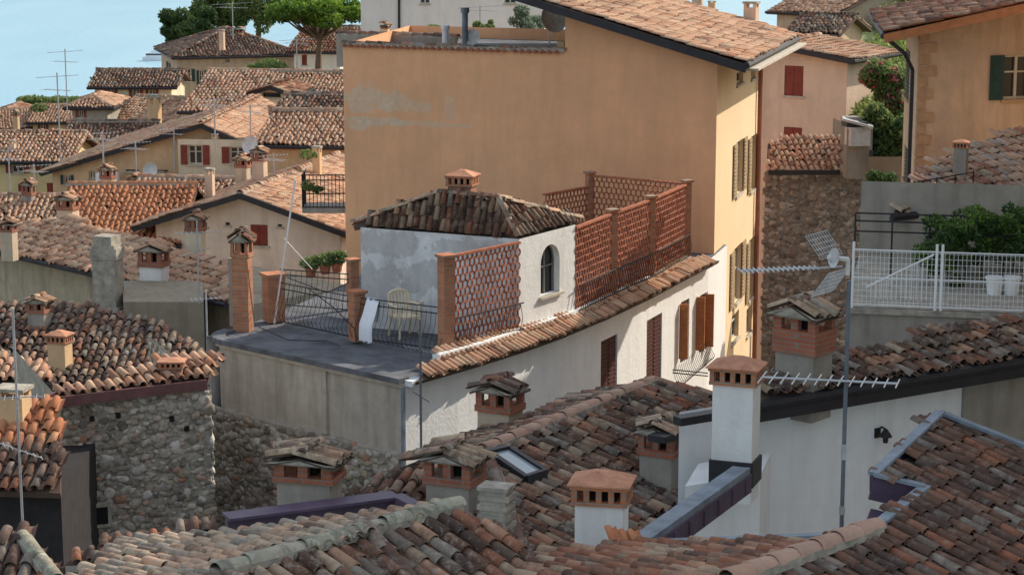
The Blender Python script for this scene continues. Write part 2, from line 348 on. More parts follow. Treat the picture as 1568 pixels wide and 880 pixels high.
def stones(p0,p1,z0,z1,parent,size=.24,mat=None,name='rubble_stones'):
    import bmesh
    bm=bmesh.new(); bmesh.ops.create_icosphere(bm,subdivisions=2,radius=1); tv=np.array([v.co[:] for v in bm.verts]); tf=np.array([[v.index for v in f.verts] for f in bm.faces]); bm.free()
    tv=np.sign(tv)*np.abs(tv)**.62
    d=np.array(hd(p0,p1)); n=np.array([d[1],-d[0],0]); L=(Vector((p1.x,p1.y))-Vector((p0.x,p0.y))).length
    C=[]; z=z0+size*.2; row=0
    while z<z1-size*.1:
        s=size*.3+random.uniform(0,size*.3)
        while s<L-size*.15:
            k=random.choice((.55,.8,1.,1.,1.35,1.7)); C.append((min(L-.04,s+random.uniform(-.25,.25)*size),min(z1-.06,z+random.uniform(-.25,.25)*size),size*.44*k*random.uniform(.75,1.15),size*.29*k*random.uniform(.7,1.15))); s+=size*random.uniform(.6,1.0)
        z+=size*.55; row+=1
    vs=[]
    for (s,z,a,b) in C:
        J=tv*(1+rng.normal(0,.12,tv.shape)); t=rng.normal(0,.3); X=J[:,0]*a; Z=J[:,2]*b
        X,Z=X*math.cos(t)-Z*math.sin(t),X*math.sin(t)+Z*math.cos(t); Y=J[:,1]*rng.uniform(.02,.06)
        vs.append(np.array([p0.x,p0.y,0])+(s+X)[:,None]*d+(Y)[:,None]*n+np.outer(z+Z,[0,0,1]))
    N=len(C); co=np.concatenate(vs); fa=(tf[None]+(np.arange(N)*len(tv))[:,None,None]).reshape(-1,3)
    npmesh(name,co,fa,mat or M_stone,parent,np.repeat(rng.uniform(0,1,N),len(tv)))
# ---- chimneys
def chimney(name,P,w,H_,style='hat',body=None,yaw=-.45,d=None,parent=None,tm=None,sink=.6,f=None):
    E=empty(name,parent); d=d or w*.8; body=body or M_grey; tm=tm or T_old; mb=MB(); ax=Vector((math.cos(yaw),math.sin(yaw),0)); ay=left(ax)
    def bx(z0,z1,ww,dd,m,o=Vector((0,0,0))): mb.obox(P+o+UZ*(z0+z1)/2,ax*ww/2,ay*dd/2,UZ*(z1-z0)/2,m)
    if style in('hat','brickhat'):
        f=f or ((.46,.57,.78) if style=='hat' else (.72,.76,.87))
        bx(-sink,f[0]*H_,w*.9,d*.9,0 if style=='hat' else 1); bx(f[0]*H_,f[1]*H_,w*1.02,d*1.02,1)
        for i in(-1,0,1):
            for j in(-1,1): 
                bx(f[1]*H_,f[2]*H_,w*.17,d*.17,1,ax*i*w*.40+ay*j*d*.4)
        bx(f[1]*H_,f[2]*H_,w*.35,d*.4,3)
        zt=f[2]*H_; bx(zt,zt+.04,w*1.1,d*1.1,2)
        rise=(1-f[2])*H_*.65; o=w*.12; rr0=P-ay*(d/2+o)+UZ*(zt+.05+rise); rr1=P+ay*(d/2+o)+UZ*(zt+.05+rise)
        e0=P-ay*(d/2+o)+UZ*(zt+.04); e1=P+ay*(d/2+o)+UZ*(zt+.04); hx=ax*(w/2+o)
        tw=max(.12,min(.2,w*.24))
        roof([e0+hx,e1+hx,rr1,rr0],tm,E,'cap_tiles',w=tw,L=(w/2+o)*.98,th=.03,rough=1.3)
        roof([e1-hx,e0-hx,rr0,rr1],tm,E,'cap_tiles',w=tw,L=(w/2+o)*.98,th=.03,rough=1.3)
        ridge(rr0,rr1,tm,E,r=.08,mort=False,lift=.03,name='cap_ridge')
        mb.add([e0+hx,e0-hx,rr0-UZ*.05],[[0,1,2]],2)
    elif style=='cap':
        ch=min(.5*w,.55*H_); b=H_-ch; bx(-sink,b,w*.86,d*.86,0); bx(b,b+.14*ch,w*1.0,d*1.0,1); 
        zb,zt=b+.14*ch,b+.58*ch
        bx(zb,zt,w*.6,d*.6,3)
        for i in range(5):
            t=(i/4-.5)*2
            for j in(-1,1): bx(zb,zt,w*.1,d*.1,1,ax*t*w*.44+ay*j*d*.44)
            if 0<i<4:
                for j in(-1,1): bx(zb,zt,w*.1,d*.1,1,ax*j*w*.44+ay*t*d*.44)
        bx(zt,zt+.12*ch,w*1.04,d*1.04,1); z=zt+.12*ch; hx,hy=ax*w*.56,ay*d*.56; B_=P+UZ*z; t1=.42*ch
        vs=[B_-hx-hy,B_+hx-hy,B_+hx+hy,B_-hx+hy]; tv=[p+UZ*.02 for p in vs]; tp=[B_+UZ*t1+(-hx-hy)*.2,B_+UZ*t1+(hx-hy)*.2,B_+UZ*t1+(hx+hy)*.2,B_+UZ*t1+(-hx+hy)*.2]
        mb.add(vs+tv+tp,[[0,1,5,4],[1,2,6,5],[2,3,7,6],[3,0,4,7],[4,5,9,8],[5,6,10,9],[6,7,11,10],[7,4,8,11],[8,9,10,11],[3,2,1,0]],4)
    elif style=='slab':
        bx(-sink,.72*H_,w*.85,d*.85,0)
        for i in(-1,1):
            for j in(-1,1): bx(.72*H_,.9*H_,w*.2,d*.2,0,ax*i*w*.32+ay*j*d*.32)
        bx(.9*H_,H_,w,d,2)
    elif style=='stone':
        bx(-sink,.35*H_,w*.9,d*.9,0)
        z=.35*H_
        for i in range(4):
            q=Vector((random.uniform(-.015,.015),0,0)); bx(z,z+.03*H_+.04,w*1.0,d*1.0,2,q); bx(z+.03*H_+.04,z+.16*H_,w*.86,d*.86,0); z+=.16*H_
        bx(z,z+.05,w,d,2)
    mb.make('stack',[body,M_brick if style!='hat' else M_brickc,M_mort,M_black,M_terrac],E)
    return E
M_brickc=brickm('chimney_brick',(.42,.15,.09),(.36,.12,.07),(.30,.2,.16)); M_terrac=simple('terracotta_cap',(.50,.24,.15),.85,0,.3,6)
def chp(px,yt,yb,wpx,pl,name='chimney',style='hat',body=None,yaw=-.45,D=None,**k):
    P=V(px,yb,D) if D else H(px,yb,pl)
    s=P.y/F*1.03
    return chimney(name,P,wpx*s*.85,(yb-yt)*s,style,body,yaw,**k)
def yagi(mb,c,d,L,n,el=.5,m=0,r=.007):
    d=d.normalized(); mb.tube(c-d*L/2,c+d*L/2,r*1.7,m,5); sd=d.cross(UZ).normalized()
    for i in range(n):
        t=-L/2+L*i/(n-1); q=el*(1-.35*i/n)/2; mb.tube(c+d*t-sd*q,c+d*t+sd*q,r,m,4)
def antenna(base,h,arms,name='tv_antenna',r=.022):
    mb=MB(); mb.tube(base,base+UZ*h,r,0,8)
    for (z,d,L,n,el) in arms: yagi(mb,base+UZ*z,Vector(d),L,n,el)
    return mb.make(name,[M_alu])
def leaves(name,clumps,n,size,mat,parent=None):
    vol=np.array([c[1][0]*c[1][1]*c[1][2] for c in clumps])**.7; cnt=(n*vol/vol.sum()).astype(int)+1; P=[];R=[]
    for (c,r),k in zip(clumps,cnt):
        v=rng.normal(size=(k,3)); v/=np.linalg.norm(v,axis=1)[:,None]; rad=rng.uniform(.35,1.08,k)**.5
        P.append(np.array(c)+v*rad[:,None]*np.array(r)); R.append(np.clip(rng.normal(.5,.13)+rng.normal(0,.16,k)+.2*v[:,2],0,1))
    P=np.concatenate(P);R=np.concatenate(R);N=len(P)
    a=rng.normal(size=(N,3));a/=np.linalg.norm(a,axis=1)[:,None]; b=np.cross(a,rng.normal(size=(N,3)));b/=np.linalg.norm(b,axis=1)[:,None]
    s=(size*rng.uniform(.6,1.4,N))[:,None]
    co=np.stack([P-a*s,P-b*s*.45,P+a*s,P+b*s*.45],1).reshape(-1,3); fa=np.arange(4*N).reshape(-1,4)
    return npmesh(name,co,fa,mat,parent,np.repeat(R,4))
M_bark=simple('bark',(.14,.10,.07),.95)
def tree(name,base,h,crown,mat,n=7000,size=.16,nc=22,trunk=.25,flat=1.,pine=False):
    E=empty(name); mb=MB(); top=base+UZ*h; cl=[]; cc=top
    mid=base+(top-base)*.55+Vector((.1*h*.3,0,0)); mb.tube(base-UZ*6,base,trunk*1.1,0,8,trunk); mb.tube(base,mid,trunk,0,8,trunk*.7)
    for i in range(nc):
        a=random.uniform(0,6.28); q=math.sqrt(random.random())*.85; 
        zz=random.uniform(-1,1)*math.sqrt(max(0,1-q*q)) if not pine else random.uniform(-.35,.9)*math.sqrt(max(0,1-q*q))
        c=cc+Vector((math.cos(a)*q*crown[0],math.sin(a)*q*crown[1],zz*crown[2]))
        rr=random.uniform(.2,.38); cl.append((tuple(c),(crown[0]*rr,crown[1]*rr,crown[2]*rr*1.2*flat)))
        if i%2==0:
            k=mid+(c-mid)*.5+UZ*-.05*h; mb.tube(mid,k,trunk*.45,0,5,trunk*.3); mb.tube(k,c,trunk*.3,0,5,trunk*.1)
    mb.make('trunk_and_limbs',[M_bark],E); leaves('foliage',cl,n,size,mat,E); return E
L_dark=leafmat('leaf_dark',[(.025,.055,.02),(.045,.095,.03),(.08,.14,.05),(.12,.18,.07)])
L_pine=leafmat('leaf_pine',[(.05,.10,.02),(.10,.20,.03),(.17,.29,.04),(.24,.36,.07)])
L_mid=leafmat('leaf_mid',[(.05,.09,.03),(.10,.17,.05),(.17,.24,.08),(.24,.29,.12)])
L_olive=leafmat('leaf_olive',[(.08,.12,.08),(.14,.20,.14),(.22,.28,.2),(.3,.35,.27)])
L_hill=leafmat('leaf_hill',[(.08,.12,.03),(.17,.23,.06),(.27,.34,.10),(.36,.40,.15)])
L_pink=leafmat('oleander_flower',[(.4,.05,.1),(.55,.1,.16),(.6,.2,.25)])
M_dish=simple('dish_paint',(.6,.6,.6),.5)
def dish(P,d,r,name='satellite_dish'):
    mb=MB(); d=Vector(d).normalized(); x=d.orthogonal().normalized(); y=d.cross(x); vs=[P];n=16
    for k in(1,2,3):
        for i in range(n):
            t=2*math.pi*i/n; q=r*k/3; vs.append(P+(x*math.cos(t)+y*math.sin(t))*q+d*(q*q/r*.35))
    fs=[[0,1+i,1+(i+1)%n] for i in range(n)]
    for k in(0,1): fs+=[[1+k*n+i,1+(k+1)*n+i,1+(k+1)*n+(i+1)%n,1+k*n+(i+1)%n] for i in range(n)]
    mb.add(vs,fs); mb.tube(P-d*.02,P-d*.15,.03); mb.tube(P-d*.15,P-d*.15-UZ*r*1.6,.025); mb.tube(P-y*r*.9,P+d*r*.9,.012); mb.tube(P+d*r*.85,P+d*r*1.0,.03)
    return mb.make(name,[M_dish])
# ================================================ GROUND, WATER
def ground():
    xs=np.linspace(-260,260,60); ys=np.linspace(-30,410,60); X,Y=np.meshgrid(xs,ys)
    Z=15-.10*np.clip(Y-60,0,None)+np.clip(X-14,0,60)*.55*np.clip((Y-60)/40,0,1)
    Z=np.maximum(Z,-6+np.clip(X-40,0,99)*.5); Z+=np.sin(X*.3)*np.cos(Y*.23)*.4
    co=np.stack([X,Y,Z],-1).reshape(-1,3); i=np.arange(59*59); a=i//59*60+i%59
    fa=np.stack([a,a+1,a+61,a+60],1); npmesh('ground',co,fa,simple('earth_and_cobble',(.14,.13,.10),.95,0,.4,1),smooth=True)
ground()
mb=MB(); mb.quad((-6000,-500,0),(6000,-500,0),(6000,9000,0),(-6000,9000,0))
mw,nt,b=newmat('lake_water',.3,.5)
wc=ramp(nt,noise(nt,pos(nt,(1,.3,1)),.02,5),[(.35,(.26,.48,.62)),(.65,(.34,.56,.68))]); nt.links.new(wc,b.inputs['Base Color'])
bump(nt,b,noise(nt,pos(nt,(1,.35,1)),.5,4),.35,.4); mb.make('lake_water',[mw])
xs=np.linspace(-6000,6000,80); rows=[]
for k,(yy,hh) in enumerate(((7000,-5),(7600,500),(8300,1100),(9000,1300))):
    rows.append(np.stack([xs,np.full(80,yy)+200*np.sin(xs*.003),hh*(.75+.25*np.sin(xs*.0012+k)+.1*np.sin(xs*.005))],1))
co=np.concatenate(rows); a=np.array([[k*80+i,k*80+i+1,(k+1)*80+i+1,(k+1)*80+i] for k in range(3) for i in range(79)])
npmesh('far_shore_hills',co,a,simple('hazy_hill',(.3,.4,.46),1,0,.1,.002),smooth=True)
# ================================================ TERRACE BUILDING
E=empty('white_terraced_townhouse')
C=V(638,581,40); zT=C.z
Lf=G(315,511,zT); R=[C]+[G(x,y,zT) for x,y in((720,558),(800,533),(870,508),(930,483),(1000,450),(1060,418),(1103,396))]
inn=[G(x,y,zT+.22) for x,y in((668,545),(740,525),(795,505),(850,487),(880,477),(950,444),(1010,415),(1052,394))]
BL=[G(545,425,zT),G(392,488,zT)]
mb=MB(); 
wi=[p+left(hd(R[max(0,i-1)],R[min(len(R)-1,i+1)]))*.32 for i,p in enumerate(R)]
fl=[Lf,wi[0]]+wi[1:]+[Vector((6.0,56.5,0)),Vector((-3.5,58,0))]+BL
mb.add([Vector((p.x,p.y,zT-.06)) for p in fl],[list(range(len(fl)))],5)
allops=[((920,517,945,606),'closed'),((990,485,1013,596),'closed'),((1042,460,1055,553),'closed'),((1071,450,1083,537),'closed')]
for i in range(len(wi)-1):
    p0,p1=wi[i],wi[i+1]; o=[]
    for r,k in allops:
        s=pixop(p0,p1,r,k); L=(p1-p0).length
        if 0<(s[0]+s[1])/2<L: o.append((max(.02,s[0]),min(L-.02,s[1]),s[2],s[3],k))
    wall(mb,p0,p1,14,zT-.02,o,trim=False)
pl_=[Vector((6.0,56.5,0)),Vector((-3.5,58,0))]+BL+[Lf]
for p0,p1 in zip([wi[-1]]+pl_[:-1],pl_): mb.quad(Vector((p0.x,p0.y,14)),Vector((p1.x,p1.y,14)),Vector((p1.x,p1.y,zT-.06)),Vector((p0.x,p0.y,zT-.06)),0)
mb.make('side_walls',[M_white,M_frame,M_glass,M_brsh,M_trim,M_tar],E)
mb=MB()
for (x,y0,y1) in ((1040,462,552),(1066,452,538),(1080,447,533)):
    P=H(x,(y0+y1)/2,(wi[6],Vector((hd(wi[5],wi[7]).y,-hd(wi[5],wi[7]).x,0)))); dd=hd(wi[5],wi[7]); nn=Vector((dd.y,-dd.x,0))
    mb.obox(P+nn*.12,(nn+dd*.3).normalized()*.11,dd*.02,UZ*.72)
    for z in np.arange(-.6,.65,.12): mb.obox(P+nn*.12-dd*.025+UZ*float(z),(nn+dd*.3).normalized()*.08,dd*.012,UZ*.035)
mb.make('open_shutters',[M_orsh],E)
df=hd(Lf,wi[0]); nf=Vector((df.y,-df.x,0))
mb=MB(); rc=[]; cr=.7
for i in range(7):
    a=math.pi/2*i/6; rc.append(Lf+df*cr-df*cr*math.sin(a)-nf*cr*(1-math.cos(a)))
rc=rc[::-1]; line=rc+[wi[0]]
for p0,p1 in zip(line,line[1:]):
    mb.quad(Vector((p0.x,p0.y,zT-1.6)),Vector((p1.x,p1.y,zT-1.6)),Vector((p1.x,p1.y,zT-.12)),Vector((p0.x,p0.y,zT-.12)),0)
    a=Vector((p0.x,p0.y,zT-.06)); b_=Vector((p1.x,p1.y,zT-.06)); mb.beam(a+nf*.02,b_+nf*.02,.3,.11,1)
    mb.beam(a+nf*.03-UZ*.1,b_+nf*.03-UZ*.1,.14,.08,0)
q0=line[-2]+df*3.2; mb.obox(q0+nf*.02-UZ*.85,df*.05,nf*.05,UZ*.72,0)
P=Lf+df*.55+nf*.02-UZ*.45; mb.obox(P,df*.04,nf*.03,UZ*.09,2)
mb.make('front_parapet',[plaster('apron_plaster',(.56,.50,.43),.65,(.24,.21,.17)),M_tar,M_black],E)
mb=MB(); g0=Lf+nf*.08-df*.1; g1=wi[0]+nf*.08+df*.02
mb.quad(Vector((g0.x,g0.y,12)),Vector((g1.x,g1.y,12)),Vector((g1.x,g1.y,zT-1.62)),Vector((g0.x,g0.y,zT-1.62)))
mb.quad(Vector((g1.x,g1.y,12)),Vector((wi[0].x,wi[0].y,12)),Vector((wi[0].x,wi[0].y,zT-1.6)),Vector((g1.x,g1.y,zT-1.62)))
mb.quad(Vector((g0.x,g0.y,zT-1.62)),Vector((g1.x,g1.y,zT-1.62)),Vector((wi[0].x,wi[0].y,zT-1.58)),Vector((Lf.x,Lf.y,zT-1.58)))
mb.make('stone_base',[M_mort],E); stones(g0,g1,zT-6,zT-1.6,E,.22)
for i in range(len(R)-1): roof([Vector((R[i].x,R[i].y,zT-.02)),Vector((R[i+1].x,R[i+1].y,zT-.02)),inn[i+1],inn[i]],T_sun,E,'cornice_tiles',th=.08,w=.16,rough=.6)
mb=MB()
for i in range(len(wi)-1): 
    mb.beam(Vector((wi[i].x,wi[i].y,zT-.12))+Vector((.08,-.05,0)),Vector((wi[i+1].x,wi[i+1].y,zT-.12))+Vector((.08,-.05,0)),.2,.12)
for i in range(len(inn)-1): mb.beam(inn[i]-UZ*.07,inn[i+1]-UZ*.07,.2,.24)
mb.make('cornice_moulding',[M_white],E)
mb=MB(); q=wi[0]+nf*.12+Vector((.05,0,0)); mb.tube(Vector((q.x,q.y,zT-.2)),Vector((q.x,q.y,20)),.05); mb.make('downpipe',[M_zinc],E)
# turret room
c0=inn[2]; c1=inn[4]; zt0=V(793,366,c0.y).z; cl=G(552,348,zt0); tb=MB(); 
dl=hd(cl,c0); tc=lambda x,y: tuple(V(x,y,c0.y+(795-x)/243*1.4))
M_turret=plaster('flaking_whitewash',(.78,.80,.83),.7,(.36,.36,.36),patches=[(tc(600,375),.9,.28,.65),(tc(580,440),.6,.5,.6),(tc(690,380),.8,.15,.5),(tc(655,430),.7,.4,.6),(tc(740,375),.5,.12,.5)],pcol=(.42,.42,.42))
wall(tb,Vector((cl.x,cl.y,0)),Vector((c0.x,c0.y,0)),zT-.05,zt0)
d=hd(c0,c1); n=Vector((d.y,-d.x,0)); Lw=(c1-c0).length
aop=pixop(c0,c1,(828,374,857,450),'x'); s0,s1,a0,a1=aop[:4]; rr=(s1-s0)/2; zc=a1-rr; scx=(s0+s1)/2
PW=lambda s,z,o=0: Vector((c0.x,c0.y,0))+d*s+n*o+UZ*z
zb0=zT-.05
tb.quad(PW(0,zb0),PW(s0,zb0),PW(s0,zt0),PW(0,zt0),5); tb.quad(PW(s1,zb0),PW(Lw,zb0),PW(Lw,zt0),PW(s1,zt0),5); tb.quad(PW(s0,zb0),PW(s1,zb0),PW(s1,a0),PW(s0,a0),5)
NA=12; arcp=[(scx-rr*math.cos(math.pi*i/NA),zc+rr*math.sin(math.pi*i/NA)) for i in range(NA+1)]
for (x0,y0),(x1,y1) in zip(arcp,arcp[1:]):
    tb.quad(PW(x0,y0),PW(x1,y1),PW(x1,zt0),PW(x0,zt0),5); tb.quad(PW(x0,y0,-.2),PW(x1,y1,-.2),PW(x1,y1),PW(x0,y0),5)
for s in(s0,s1): tb.quad(PW(s,a0),PW(s,zc),PW(s,zc,-.2),PW(s,a0,-.2),5)
tb.quad(PW(s0,a0),PW(s1,a0),PW(s1,a0,-.2),PW(s0,a0,-.2),5); tb.add([PW(s0,a0,-.2)]+[PW(x,y,-.2) for x,y in arcp]+[PW(s1,a0,-.2)],[list(range(NA+3))],2)
tb.obox(PW(scx,(a0+a1)/2,-.17),d*.015,n*.02,UZ*(a1-a0)/2,1); tb.obox(PW(scx,zc-.1,-.17),d*rr,n*.018,UZ*.015,1)
for (x0,y0),(x1,y1) in zip(arcp,arcp[1:]): tb.beam(PW(x0,y0,-.17),PW(x1,y1,-.17),.04,.05,1)
tb.obox(PW(s0+.02,(a0+zc)/2,-.17),d*.025,n*.02,UZ*(zc-a0)/2,1); tb.obox(PW(s1-.02,(a0+zc)/2,-.17),d*.025,n*.02,UZ*(zc-a0)/2,1)
tb.obox(PW(scx,a0-.03,.02),d*(rr+.08),n*.06,UZ*.03,4)
c2=c1+left(d)*2.6; c3=cl+left(dl)*2.3
for p0,p1 in((c1,c2),(c2,c3),(c3,cl)): tb.quad(Vector((p0.x,p0.y,zb0)),Vector((p1.x,p1.y,zb0)),Vector((p1.x,p1.y,zt0)),Vector((p0.x,p0.y,zt0)))
tb.make('turret_room',[M_turret,simple('grey_window_frame',(.2,.2,.19),.6),M_glass,M_brsh,M_trim,M_chwhite],E)
ez=zt0+.02; e_=[G(540,343,ez),G(792,364,ez),G(890,338,ez)]; e3=e_[0]+(e_[2]-e_[1])*1.25
r0=V(672,297,44.9); r1=V(762,305,44.2); r1.z=r0.z=(r0.z+r1.z)/2
for p in([e_[0],e_[1],r1,r0],[e_[1],e_[2],r1],[e_[2],e3,r0,r1],[e3,e_[0],r0]): roof(p,T_old,E,'turret_tiles',w=.17,L=.28)
for x,y in((e_[1],r1),(e_[2],r1),(e_[0],r0),(r0,r1)): ridge(x,y,T_grey if x is not r0 else T_old,E,mort=False,r=.085)
chimney('turret_chimney',V(708,302,45.0),.62,.58,'cap',M_brickd,yaw=-.3,parent=E)
def lattice(p0,p1,z0,z1,parent,cell=.15):
    d=hd(p0,p1); n=Vector((d.y,-d.x,0)); L=(Vector((p1.x,p1.y))-Vector((p0.x,p0.y))).length
    K=8; ang=np.linspace(0,2*math.pi,K,endpoint=False); ro,ri,t=cell*.62,cell*.50,.018
    tv=np.concatenate([np.stack([r*np.cos(ang),np.full(K,o),r*np.sin(ang)],1) for r,o in((ro,t),(ri,t),(ro,-t),(ri,-t))])
    tf=[]
    for i in range(K):
        j=(i+1)%K; tf+=[[i,j,K+j,K+i],[2*K+i,3*K+i,3*K+j,2*K+j],[i,2*K+i,2*K+j,j],[K+i,K+j,3*K+j,3*K+i]]
    S,T=np.meshgrid(np.arange(cell/2,L,cell),np.arange(z0+cell/2,z1,cell)); S=S+((T/cell).astype(int)%2)*cell*.5; S=S.ravel();T=T.ravel(); k=S<L-.03; S=S[k];T=T[k]; N=len(S)
    X=tv[None,:,0]+S[:,None]; Y=np.broadcast_to(tv[None,:,1],X.shape)+rng.normal(0,.004,N)[:,None]; Z=tv[None,:,2]+T[:,None]
    co=(np.array([p0.x,p0.y,0])+X[...,None]*np.array(d)+Y[...,None]*np.array(n)+Z[...,None]*np.array(UZ)).reshape(-1,3)
    fa=(np.array(tf)[None]+(np.arange(N)*4*K)[:,None,None]).reshape(-1,4)
    npmesh('terracotta_lattice',co,fa,M_terra,parent)
    mb=MB(); A=Vector((p0.x,p0.y,0));B=Vector((p1.x,p1.y,0))
    for z in(z0,z1+.03): mb.beam(A+UZ*z,B+UZ*z,.1,.05)
    mb.make('lattice_frame',[M_terra],parent)
zl=zT+.22; hl=1.9
P1=G(684,540,zl-.1); q=[P1,c0,c1]+[G(x,y,zl) for x,y in((937,450),(995,424),(1050,394))]
lattice(q[0],q[1],zl,zl+hl,E); lattice(q[2],q[3],zl,zl+hl,E); lattice(q[3],q[4],zl,zl+hl,E); lattice(q[4],q[5],zl,zl+hl,E)
bk=[q[5],V(903,300,54.5),V(833,318,53)]
lattice(bk[1],bk[0],zl,zl+hl,E); lattice(bk[2],bk[1],zl-.2,zl+hl-.3,E)
mb=MB()
def post(p,w,h,z=zT,m=0): mb.box((p.x,p.y,z+h/2),(w,w,h),.6,m); mb.box((p.x,p.y,z+h+.03),(w+.08,w+.08,.06),.6,m)
post(P1,.27,hl+.25); 
for p in q[3:]: post(p,.18,hl+.3)
post(bk[1],.18,hl+.3)
pB=G(547,521,zT); post(pB,.28,1.05); pB2=G(541,470,zT); post(pB2,.22,1.1)
pC=G(418,492,zT); mb.box((pC.x,pC.y+.2,zT+.5),(.4,.4,1.05),.5); mb.box((pC.x,pC.y+.2,zT+1.05),(.48,.48,.07),.5)
mb.make('brick_posts',[M_brick],E)
mb=MB()
for a,b_ in((q[0],q[1]),(q[2],q[3]),(q[3],q[4]),(q[4],q[5])):
    L=(b_-a).length; dd=hd(a,b_); nn=Vector((dd.y,-dd.x,0))
    for z in(.05,.62): mb.tube(Vector((a.x,a.y,zl+z))+nn*.12,Vector((b_.x,b_.y,zl+z))+nn*.12,.018)
    for i in range(int(L/.13)):
        s=a+dd*(i+.5)*.13+nn*.12; mb.path([Vector((s.x,s.y,zl+.05)),Vector((s.x,s.y,zl+.3))+nn*.07,Vector((s.x,s.y,zl+.62))],.01,0,4)
mb.make('iron_guard_rail',[M_iron],E)
def belly(name,a,b_,h,parent,mat=M_iron,amp=.22,sp=.14):
    mb=MB(); dd=hd(a,b_); nn=Vector((dd.y,-dd.x,0)); L=(b_-a).length
    for z in(.06,h*.86,h): mb.tube(a+UZ*z,b_+UZ*z,.014)
    for i in range(int(L/sp)+1):
        s=a+dd*min(L,i*sp); mb.path([s+UZ*.06,s+UZ*.1*h+nn*amp*.7,s+UZ*.28*h+nn*amp,s+UZ*.5*h+nn*amp*.55,s+UZ*.7*h+nn*.04,s+UZ*h],.007,0,4)
    return mb.make(name,[mat],parent)
belly('terrace_railing',G(432,496,zT),pB,.95,E); belly('terrace_railing',pB,P1,.95,E)
belly('terrace_railing',G(430,470,zT),G(535,478,zT),.9,E)
belly('lower_balcony_railing',V(1030,600,43.5),V(1083,603,46.5),.5,E,amp=.15)
chimney('tall_brick_chimney',G(373,502,zT),.42,2.25,'brickhat',M_brick,yaw=-.25,sink=.1,tm=T_mid)
mb=MB(); s=G(358,500,zT); mb.box((s.x,s.y+.25,zT+.75),(.2,.18,1.55),-.2); mb.make('vent_duct',[M_grey])
def chair(P,yaw,k=1.08):
    mb=MB(); a=Vector((math.cos(yaw),math.sin(yaw),0))*k; b_=left(a); U=UZ*k
    for i in(-1,1):
        mb.tube(P+a*.24*i-b_*.26,P+a*.22*i-b_*.22+U*.64,.026); mb.tube(P+a*.24*i+b_*.26,P+a*.22*i+b_*.22+U*.42,.026)
        mb.path([P+a*.25*i-b_*.24+U*.64,P+a*.27*i+U*.67,P+a*.24*i+b_*.24+U*.66],.03); mb.tube(P+a*.24*i+b_*.22+U*.42,P+a*.22*i+b_*.30+U*.86,.028)
    mb.obox(P+U*.43,a*.23,b_*.23,UZ*.02)
    pts=[P+a*.22*math.cos(t)+b_*(.31)+U*(.82+.1*math.sin(t)) for t in np.linspace(0,math.pi,9)]; mb.path(pts,.032)
    for i in range(-2,3): mb.beam(P+a*.078*i+b_*.23+U*.43,P+a*.078*i+b_*.31+U*.9,.045,.014)
    return mb.make('plastic_garden_chair',[M_plastic])
chair(G(620,515,zT-.05),.5); chair(G(641,505,zT-.05),-.7)
dt_=hd(pB,P1); nt_=Vector((dt_.y,-dt_.x,0)); T0=pB+dt_*.33+UZ*.97; vs=[];fs=[]
prof=[(-.5,-.05),(-.2,-.04),(0.02,0),(-.1,.06),(-.3,.14),(-.5,.25),(-.7,.27),(-.88,.27)]
for i in range(11):
    for (z,o) in prof: vs.append(T0+dt_*(i*.037)+nt_*(o+.025*math.sin(i*1.7)*(abs(z)+.1)*1.5)+UZ*(z+.012*math.sin(i*1.3)))
k=len(prof)
for i in range(10): fs+=[[i*k+j,(i+1)*k+j,(i+1)*k+j+1,i*k+j+1] for j in range(k-1)]
mb=MB(); mb.add(vs,fs); mb.make('white_towel',[M_towel],None,True)
mb=MB(); a=G(420,495,zT); mb.tube(a,V(452,275,a.y-.1),.022,0,6); mb.tube(V(435,365,a.y-.05),V(478,412,a.y+.2),.01,0,4); mb.make('white_mast_pole',[M_chwhite])
mb=MB()
for pts in(((440,425),(470,436),(500,448),(535,432)),((470,440),(510,470),(545,505)),((396,500),(440,520),(500,522),(520,530))):
    P_=[V(x,y,43.2) for x,y in pts]
    if pts[0][0]==396: P_=[G(x,y,zT+.01) for x,y in pts]
    mb.path(P_,.011)
mb.make('hanging_cable',[M_iron])
antenna(G(645,500,zT),1.9,[(1.75,(1,-.2,0),.6,9,.35),(1.5,(.2,1,0),.5,7,.4),(1.6,(.8,.5,0),.6,7,.4)])
mb=MB(); b0=V(645,700,38); mb.tube(b0,b0+UZ*2.7,.025); yagi(mb,b0+UZ*2.1,Vector((1,.3,-.3)),.6,8,.3); yagi(mb,b0+UZ*1.2,Vector((1,.2,-.7)),.4,4,.3); mb.make('tv_antenna',[M_mast])
for x,y in((476,418),(498,413),(516,410)):
    P=V(x,y,50); mb=MB(); mb.tube(P-UZ*.1,P+UZ*.14,.11,0,12,.15); e=empty('potted_plant'); mb.make('pot',[M_terra],e); leaves('foliage',[(tuple(P+UZ*.25),(.26,.25,.16)),(tuple(P+UZ*.33+Vector((.12,0,0))),(.12,.15,.12))],600,.045,L_mid,e)
# ================================================ ORANGE BUILDING
E=empty('orange_townhouse')
oc=V(1095,300,55); oc.z=0; ol=V(525,68,59.1); om=V(785,76,56.95); zcap=ol.z
def gf(p,z): return Vector((p.x,p.y,z))
ctr=lambda px,py,D: tuple(V(px,py,D))
M_orange=plaster('orange_plaster',(.84,.46,.26),.28,(.52,.31,.19),patches=[(ctr(565,148,58.8),.9,.45,.7),(ctr(570,185,58.8),1.1,.12,.7),(ctr(622,162,58.5),.7,.2,.5),(ctr(690,170,58.),.16,.5,.4),(ctr(540,192,58.9),.35,.16,.7),(ctr(650,187,58.5),1.3,.07,.5)],pcol=(.66,.53,.40),var=.08)
M_yelo=plaster('sunny_yellow_plaster',(.82,.64,.42),.12,(.5,.36,.2),var=.04)
rA=V(1143,97,54.3); rB=G(1221,57,rA.z); dd=hd(rA,rB); up=left(dd); tn=math.tan(math.radians(16))
far=oc+hd(rA,rB)*8.6
d1=hd(om,oc)
